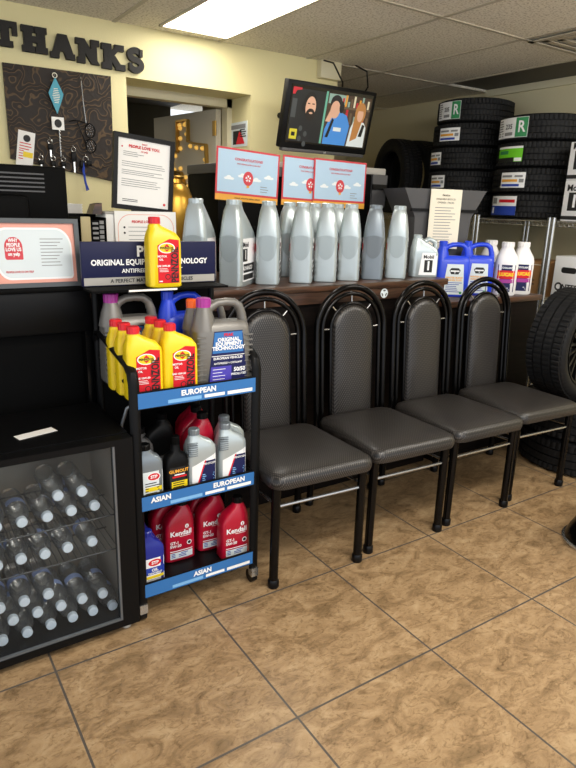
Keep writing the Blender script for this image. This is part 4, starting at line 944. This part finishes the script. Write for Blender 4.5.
# ------------------------------------------------------------ jugs on the low counter
t = thing('oil_jug', 'small silver oil jug with white label left of the blue jugs', 'oil jug', (2.288, 2.232, CT), face(2.288, 2.232, 20))
R = [(0, -.062, .062, -.034, .034, 6), (.004, -.066, .066, -.037, .037, 6), (.115, -.066, .066, -.037, .037, 6), (.14, -.066, .058, -.036, .036, 5), (.175, -.062, -.0, -.024, .024, 3), (.192, -.058, -.02, -.019, .019, 2)]
body(R, M['silver'], t); cap(t, M['silver'], -.039, 0, .188, .205, .021)
G().tube([(-.02, 0, .165), (.02, 0, .185), (.05, 0, .172), (.058, 0, .135)], .012, 10).out('handle', M['silver'], t, True)
lb = Art(bottle_front(R), t).quad('label', M['inkw'], ((-.034, .012), (.058, .012), (.058, .12), (-.022, .12)), .0008).flush()[0]
a = Art(bottle_front(R), lb); a.text('lettering', M['ink'], 'Mobil', .012, .100, .024, .02, .0014); a.rect('number_block', M['ink'], -.008, .025, .034, .085, .0012); a.text('number', M['inkw'], '1', .013, .055, .06, .03, .0018); a.flush()
def wiper(label):
    t, R, zb = blue_jug(label, M['bluep'], .175, .285, 'blue jugs on the low counter')
    lb = Art(bottle_front(R), t).quad('label', M['palecert'], ((-.05, .012), (.062, .012), (.05, .17), (-.035, .17)), .0008).flush()[0]
    a = Art(bottle_front(R), lb)
    a.poly('shield', M['ink'], [(-.022, .138), (-.012, .150), (.026, .150), (.036, .138), (.026, .118), (-.012, .118)], .0012); a.rect('shield_bar', M['inkw'], -.016, .131, .030, .138, .0016); a.text('shield_text', M['inkw'], 'V', .007, .125, .012, .03, .0016)
    a.text('lettering', M['amber'], 'WINTER BLEND', .006, .100, .0125, .03, .0014); a.text('lettering', M['amber'], 'WASHER FLUID', .006, .087, .012, .03, .0014); a.lines('small_print', M['inkb'], -.035, .05, .072, .025, 6, .0035, .0012); a.ell('round_mark', M['green'], .045, .022, .007, .007, .0014); a.flush()
    return t
w1 = wiper('blue washer fluid jug, left of the pair on the low counter'); w1.location = (2.55, 2.275, LZ); w1.rotation_euler = (0, 0, face(2.535, 2.275, 12))
dup(w1, (2.728, 2.262, LZ), face(2.725, 2.255, 12), 'blue washer fluid jug, right of the pair, beside the white bottles')
def lucas(label):
    t = thing('fluid_bottle', label, 'bottle', (0, 0, 0), 0, 'white bottles with sunset labels')
    R = [(0, -.056, .056, -.042, .042, 3), (.005, -.060, .060, -.045, .045, 3), (.18, -.060, .060, -.045, .045, 3), (.205, -.056, .054, -.042, .042, 2.8), (.235, -.044, .036, -.034, .034, 2.3), (.255, -.034, .026, -.030, .030, 2), (.262, -.034, .026, -.030, .030, 2)]
    body(R, M['white'], t); cap(t, M['white'], -.004, 0, .258, .285, .034)
    lb = Art(bottle_front(R), t).rect('label', M['inkn'], -.046, .02, .046, .165, .0008).flush()[0]
    a = Art(bottle_front(R), lb); a.rect('red_band', M['inkr'], -.045, .09, .045, .135, .0012); a.rect('orange_band', M['orange'], -.045, .105, .045, .125, .0014); a.text('lettering', M['inky'], 'LUCAS', 0, .113, .025, .04, .002); a.rect('magenta_band', M['purple'], -.045, .068, .045, .088, .0012); a.text('lettering', M['inkw'], 'COOLANT', 0, .149, .014, .03, .0014); a.lines('small_print', M['inkw'], -.038, .038, .058, .03, 4, .003, .0014); a.flush()
    return t
l1 = lucas('white bottle with sunset label next to the right blue jug'); l1.location = (2.890, 2.195, LZ); l1.rotation_euler = (0, 0, face(2.88, 2.2, 6))
dup(l1, (3.02, 2.19, LZ), face(3.02, 2.19, 12), 'white bottle with sunset label at the right end of the low counter')
dup(l1, (2.955, 2.36, LZ), face(2.9, 2.3, 0), 'white bottle standing behind the other two white bottles')

# ------------------------------------------------------------ tires
def tire_mesh(Ro, w, Ri, seg=252):
    h = w/2; P_ = []
    # profile from inner bead (bottom) over tread to inner bead (top): (r, z, rib)
    side = [(Ri, -h*.62, 0), (Ri+.006, -h*.86, 0), (Ri+(Ro-Ri)*.35, -h*.99, 0), (Ri+(Ro-Ri)*.62, -h, 0), (Ro-.022, -h*.955, 0), (Ro-.011, -h*.90, 2)]
    P_ += side
    ribs = [(-.86, -.52, 1), (-.46, -.06, 0), (.0, .40, 0), (.46, .86, 1)]
    for a_, b_, k in ribs:
        ed = .004*abs((a_+b_)/2)**2
        P_ += [(Ro-.011, a_*h-.0005, 0), (Ro-ed, a_*h+.0012, 1+k), (Ro-ed, b_*h-.0012, 1+k), (Ro-.011, b_*h+.0005, 0)]
    P_ += [(r, -z, k) for r, z, k in side[::-1]]
    P_ += [(Ri+.004, h*.5, 0), (Ri+.05, h*.8, 0), (Ri+.05, -h*.8, 0), (Ri+.004, -h*.5, 0)]
    vs = []; fs = []; n = len(P_)
    for i in range(seg):
        q = 2*PI*i/seg
        for r, z, k in P_:
            if k == 2 and i % 4 == 0: r -= .0045
            elif k == 1 and i % 4 == 2: r -= .0022
            vs.append((r*math.cos(q), r*math.sin(q), z))
    for i in range(seg):
        j = (i+1) % seg
        for k in range(n): fs.append([i*n+k, j*n+k, j*n+(k+1) % n, i*n+(k+1) % n])
    return vs, fs
TM = {}
def tire_data(Ro, w, Ri):
    if (Ro, w, Ri) not in TM:
        vs, fs = tire_mesh(Ro, w, Ri); me = bpy.data.meshes.new('tire'); me.from_pydata(vs, [], fs); me.update(); me.materials.append(M['tyre'])
        me.polygons.foreach_set('use_smooth', [True]*len(me.polygons)); me.set_sharp_from_angle(angle=rad(32)); TM[(Ro, w, Ri)] = me
    return TM[(Ro, w, Ri)]
def tire(label, Ro, w, Ri, loc, rot=(0, 0, 0), group=None):
    t = thing('tire', label, 'tire', loc, 0, group); t.rotation_euler = rot
    o = bpy.data.objects.new('tread_and_sidewall', tire_data(Ro, w, Ri)); COL.objects.link(o); o.parent = t
    return t
def sticker(t, Ro, a0, a1, z0, z1, kind):
    fn = lambda u, v, l: Vector(((Ro+.0015+l)*math.cos(u), (Ro+.0015+l)*math.sin(u), v))
    a0, a1 = rad(a0), rad(a1)
    # u runs so that text reads left to right from outside
    f2 = lambda u, v, l: fn(a0+(a1-a0)*u, z0+(z1-z0)*v, l)
    base = {'tall': M['inkw'], 'stripe': M['inkw'], 'lime': M['lime'], 'blue': M['inkw'], 'red': M['crtred']}[kind]
    lb = Art(f2, t).quad('sticker', base, ((0, 0), (1, 0), (1, 1), (0, 1)), 0, 10, 2).flush()[0]
    a = Art(f2, lb)
    def R(n, m, u0, v0, u1, v1): a.quad(n, m, ((u0, v0), (u1, v0), (u1, v1), (u0, v1)), .0012, 6, 1)
    if kind == 'tall':
        R('green_field', M['green'], .68, .02, .99, .98); a.lines('print', M['inkg'], .04, .28, .85, .1, 7, .06, .0014, .3); a.text('print', M['ink'], '235', .47, .55, .34, .02, .0016, sx=.45); R('print', M['inkg'], .34, .12, .6, .28); a.text('mark', M['inkw'], 'R', .84, .5, .8, .02, .002, sx=.4)
    if kind == 'stripe':
        R('navy_stripe', M['inkb'], .05, .08, .8, .24); R('amber_stripe', M['amber'], .05, .38, .72, .55); R('grey_stripe', M['inkg'], .05, .68, .5, .82); R('grey_stripe', M['inkg'], .6, .68, .9, .82); R('navy_block', M['inkg'], .78, .34, .95, .58)
    if kind == 'lime':
        R('black_band', M['ink'], 0, 0, .72, .28); R('white_band', M['inkw'], 0, .86, 1, 1); R('print', M['green'], .1, .5, .5, .72); R('barcode', M['inkw'], .74, .03, .98, .25)
    if kind == 'blue':
        R('blue_field', M['inkb'], 0, 0, 1, .48); R('red_line', M['inkr'], .4, .66, .95, .82); R('print', M['inkg'], .06, .6, .3, .9); R('white_panel', M['inkw'], .06, .08, .18, .4)
    if kind == 'red': R('print', M['inkw'], .3, .3, .7, .6)
    a.flush()
RZ = 1.268; TW = .158; TR = .268
tl = []
for i in range(5):
    dy = (.0, .012, .02, .012, .0)[i]; dx = (0, -.02, -.015, -.01, 0)[i]
    t = tire('%s tire of the left stack on the rack' % ('bottom black', 'second lowest black', 'middle black', 'fourth up black', 'topmost black')[i] + (' with a red sticker', ' with striped sticker', ' with striped sticker', ' with striped sticker', ' with white and green sticker')[i], TR, TW, .175, (3.78+dx, 3.305+dy, RZ+TW/2+TW*i+.0005*i), group='tires stacked on the left of the rack')
    base = 221; k = ((-40, -26, 'red'), (-63, -32, 'stripe'), (-72, -42, 'stripe'), (-52, -16, 'stripe'), (-68, -22, 'tall'))[i]
    hh = .058 if k[2] == 'tall' else .043
    sticker(t, TR, base+k[0], base+k[1], -hh, hh, k[2])
TW2 = .159
for i in range(4):
    t = tire('%s tire of the right stack on the rack' % ('bottom black', 'second black', 'third up black', 'topmost black')[i] + (' with a blue and white sticker', ' with a striped sticker', ' with a bright green sticker', ' with a white and green sticker')[i], .295, TW2, .19, (3.81, 2.715+(.0, .01, .0, .008)[i], RZ+TW2/2+TW2*i+.0005*i), group='tires stacked on the right of the rack')
    k = ((-70, -24, 'blue'), (-50, -15, 'stripe'), (-66, -24, 'lime'), (-72, -20, 'tall'))[i]
    hh = .060 if k[2] in ('tall', 'blue') else .047
    sticker(t, .295, 215+k[0], 215+k[1], -hh, hh, k[2])
tire('black tire standing upright in the corner left of the stacks, front one', .29, .17, .19, (3.67, 3.97, RZ+.291), (0, rad(90), rad(-14)), 'tires standing upright in the corner')
tire('black tire standing upright in the corner, behind the front one', .29, .17, .19, (3.87, 3.93, RZ+.291), (0, rad(90), rad(-10)), 'tires standing upright in the corner')
tire('black tire lying on the lower rack shelf behind the blue jugs', .265, .18, .17, (3.79, 3.29, .79+.091), group=None)
# floor stack and mounted wheel
tire('lower black tire of the floor stack right of the chairs', .315, .182, .205, (3.125, 1.745, .0915), group='tires lying on the floor')
tire('upper black tire of the floor stack, under the standing wheel', .312, .182, .205, (3.12, 1.752, .2745), group='tires lying on the floor')
up = tire('black tire on dark alloy wheel standing on the floor stack', .287, .215, .20, (3.005, 1.80, .3665+.287), (rad(90), 0, rad(2)))
rim = G().lathe([(.200, -.095), (.207, -.10), (.200, -.09), (.186, -.08), (.181, .055), (.198, .095), (.206, .098), (.199, .087), (.176, .045), (.171, -.065)], 48, close=False)
rim.out('rim', M['alloy'], up, True)
g = G()
for i in range(10):
    q = 2*PI*i/10; T1 = Matrix.Rotation(q, 4, 'Z')
    for s_ in (-1, 1):
        g.add([(.05, s_*.004, .05), (.05, s_*.018, .05), (.185, s_*.034, .085), (.185, s_*.020, .085), (.05, s_*.004, .03), (.05, s_*.018, .03), (.185, s_*.034, .06), (.185, s_*.020, .06)],
              [[0,1,2,3],[7,6,5,4],[0,4,5,1],[1,5,6,2],[2,6,7,3],[3,7,4,0]], T1)
g.out('spokes', M['alloy'], up)
G().lathe([(.06, .02), (.065, .05), (.05, .06), (.03, .062), (.028, .07), (.001, .07)], 32).out('hub', M['alloy'], up, True)

# ------------------------------------------------------------ wire racks
def rack(label, y0, y1, x0=3.5, x1=4.06, ztop=1.262, group='chrome wire shelving units'):
    t = thing('wire_rack', label, 'shelving', (0, 0, 0), 0, group)
    for x in (x0, x1):
        for y in (y0, y1): G().tube([(x, y, 0), (x, y, ztop+.02)], .0125, 12).out('post', M['steel'], t, True)
    for z in (ztop, .785, .25):
        g = G()
        for x in (x0, x1):
            g.tube([(x, y0, z-.004), (x, y1, z-.004)], .004, 8); g.tube([(x, y0, z-.032), (x, y1, z-.032)], .003, 8)
            n = int((y1-y0)/.03); g.tube([(x, y0+(y1-y0)*i/(2*n), z-.004-(.028 if i % 2 else 0)) for i in range(2*n+1)], .002, 6)
        for y in (y0, y1): g.tube([(x0, y, z-.004), (x1, y, z-.004)], .004, 8)
        n = int((y1-y0)/.022)
        for i in range(1, n): yy = y0+(y1-y0)*i/n; g.tube([(x0, yy, z-.0005), (x1, yy, z-.0005)], .0018, 6)
        g.out('wire_shelf', M['steel'], t)
    return t
rack('chrome wire rack at the right edge, holding boxes', 1.80, 2.355)
rack('chrome wire rack under the right tire stack', 2.385, 2.935)
r3 = rack('chrome wire rack under the left tire stack, farthest along the wall', 2.965, 4.30)
for y in (3.14, 3.26): G().tube([(3.5, y, .79), (3.5, y, 1.23)], .009, 10).out('support_rod', M['steel'], r3, True)
def carton(name, label, x0, x1, y0, y1, z0, h, m, cat='box'):
    t = thing(name, label, cat, ((x0+x1)/2, (y0+y1)/2, z0)); a_, b_ = (x1-x0)/2, (y1-y0)/2
    G().box(-a_, a_, -b_, b_, 0, h, .003).out('body', m, t, True)
    return t, lambda: Art(flat((-a_, b_, 0), (0, -1, 0), (0, 0, 1)), t), 2*b_
t, A, w = carton('carton', 'brown cardboard carton on the lower rack shelf behind the white bottles', 3.53, 3.85, 2.40, 2.64, .7865, .22, M['cards'])
a = A(); a.text('print', M['brown'], 'OIL', .10, .16, .05, .0); a.rect('tape', M['cream'], 0, .2, w, .205); a.lines('print', M['brown'], .05, .2, .1, .05, 3, .008); a.flush()
t, A, w = carton('carton', 'white carton with hand hole on the lower shelf at the right edge', 3.53, 3.85, 1.95, 2.325, .7865, .27, M['inkw'])
a = A(); a.poly('hand_hole', M['ink'], rrect(.05, .17, .15, .205, (.015,)*4), .001); a.ell('emblem', M['ink'], .045, .085, .026, .026, .001); a.ell('emblem_hole', M['inkw'], .045, .085, .015, .015, .0014); a.text('print', M['ink'], 'INTERSTATE', .18, .085, .045, .03); a.flush()
zz = RZ-.003
def mob_box(label, z0, h):
    t, A, w = carton('carton', label, 3.53, 3.88, 1.95, 2.335, z0, h, M['inkw']); t['group'] = 'white oil cartons'
    a = A(); a.rect('number_block', M['ink'], .035, .06, .115, .165, .001); a.text('number', M['inkw'], '1', .075, .112, .10, .03, .0016); a.text('print', M['ink'], 'Mobil', .075, .19, .05, .03); a.rect('black_band', M['ink'], .0, .008, w, .03, .001); a.text('print', M['ink'], 'SYNTHETIC', .24, .13, .04, .02); a.flush(); return t
mob_box('white oil carton on the upper shelf at the right edge, lower of two', zz, .235)
mob_box('white oil carton on the upper shelf at the right edge, upper of two', zz+.2355, .215)
bx = tag(box('dark_board', 3.47, 3.49, 2.62, 3.22, 1.0, 1.13, M['lowwood']), 'x', 'board'); bpy.data.objects.remove(bx)

# chrome pedestal at the right edge of the frame
pd = thing('pedestal_stand', 'black flared pedestal base with chrome rim at the right edge', 'stand', (2.362, 1.150, 0))
G().lathe([(.150, .006), (.148, .02), (.135, .05), (.118, .085), (.108, .12), (.104, .145), (.112, .16), (.112, .20), (.10, .205)], 40).out('base', M['blackg'], pd, True)
G().lathe([(.150, 0), (.158, .004), (.158, .012), (.150, .016)], 40).out('chrome_rim', M['steel'], pd, True)
G().lathe([(.10, .205), (.122, .22), (.128, .245), (.118, .27), (.06, .285), (.03, .29)], 40).out('chrome_top', M['steel'], pd, True)
G().tube([(0, 0, .285), (0, 0, .55)], .03, 20).out('column', M['steel'], pd, True)

for n_ in ('letter_metal', 'tooled_leather', 'header_navy', 'navy_ink', 'red_ink'): MATS[n_].node_tree.nodes['Principled BSDF'].inputs['Specular IOR Level'].default_value = .2
MATS['letter_metal'].node_tree.nodes['Principled BSDF'].inputs['Metallic'].default_value = 0
# ------------------------------------------------------------ world and view
w = bpy.data.worlds.new('daylight'); S.world = w; w.use_nodes = True
bg = w.node_tree.nodes['Background']; bg.inputs[0].default_value = (.86, .92, 1.0, 1); bg.inputs[1].default_value = 1.15
vs_ = S.view_settings; vs_.view_transform = 'Standard'; vs_.look = 'None'; vs_.exposure = 0.36; vs_.gamma = 1; vs_.use_curve_mapping = False
S.cycles.max_bounces = 6; S.cycles.transparent_max_bounces = 24; S.cycles.use_denoising = True
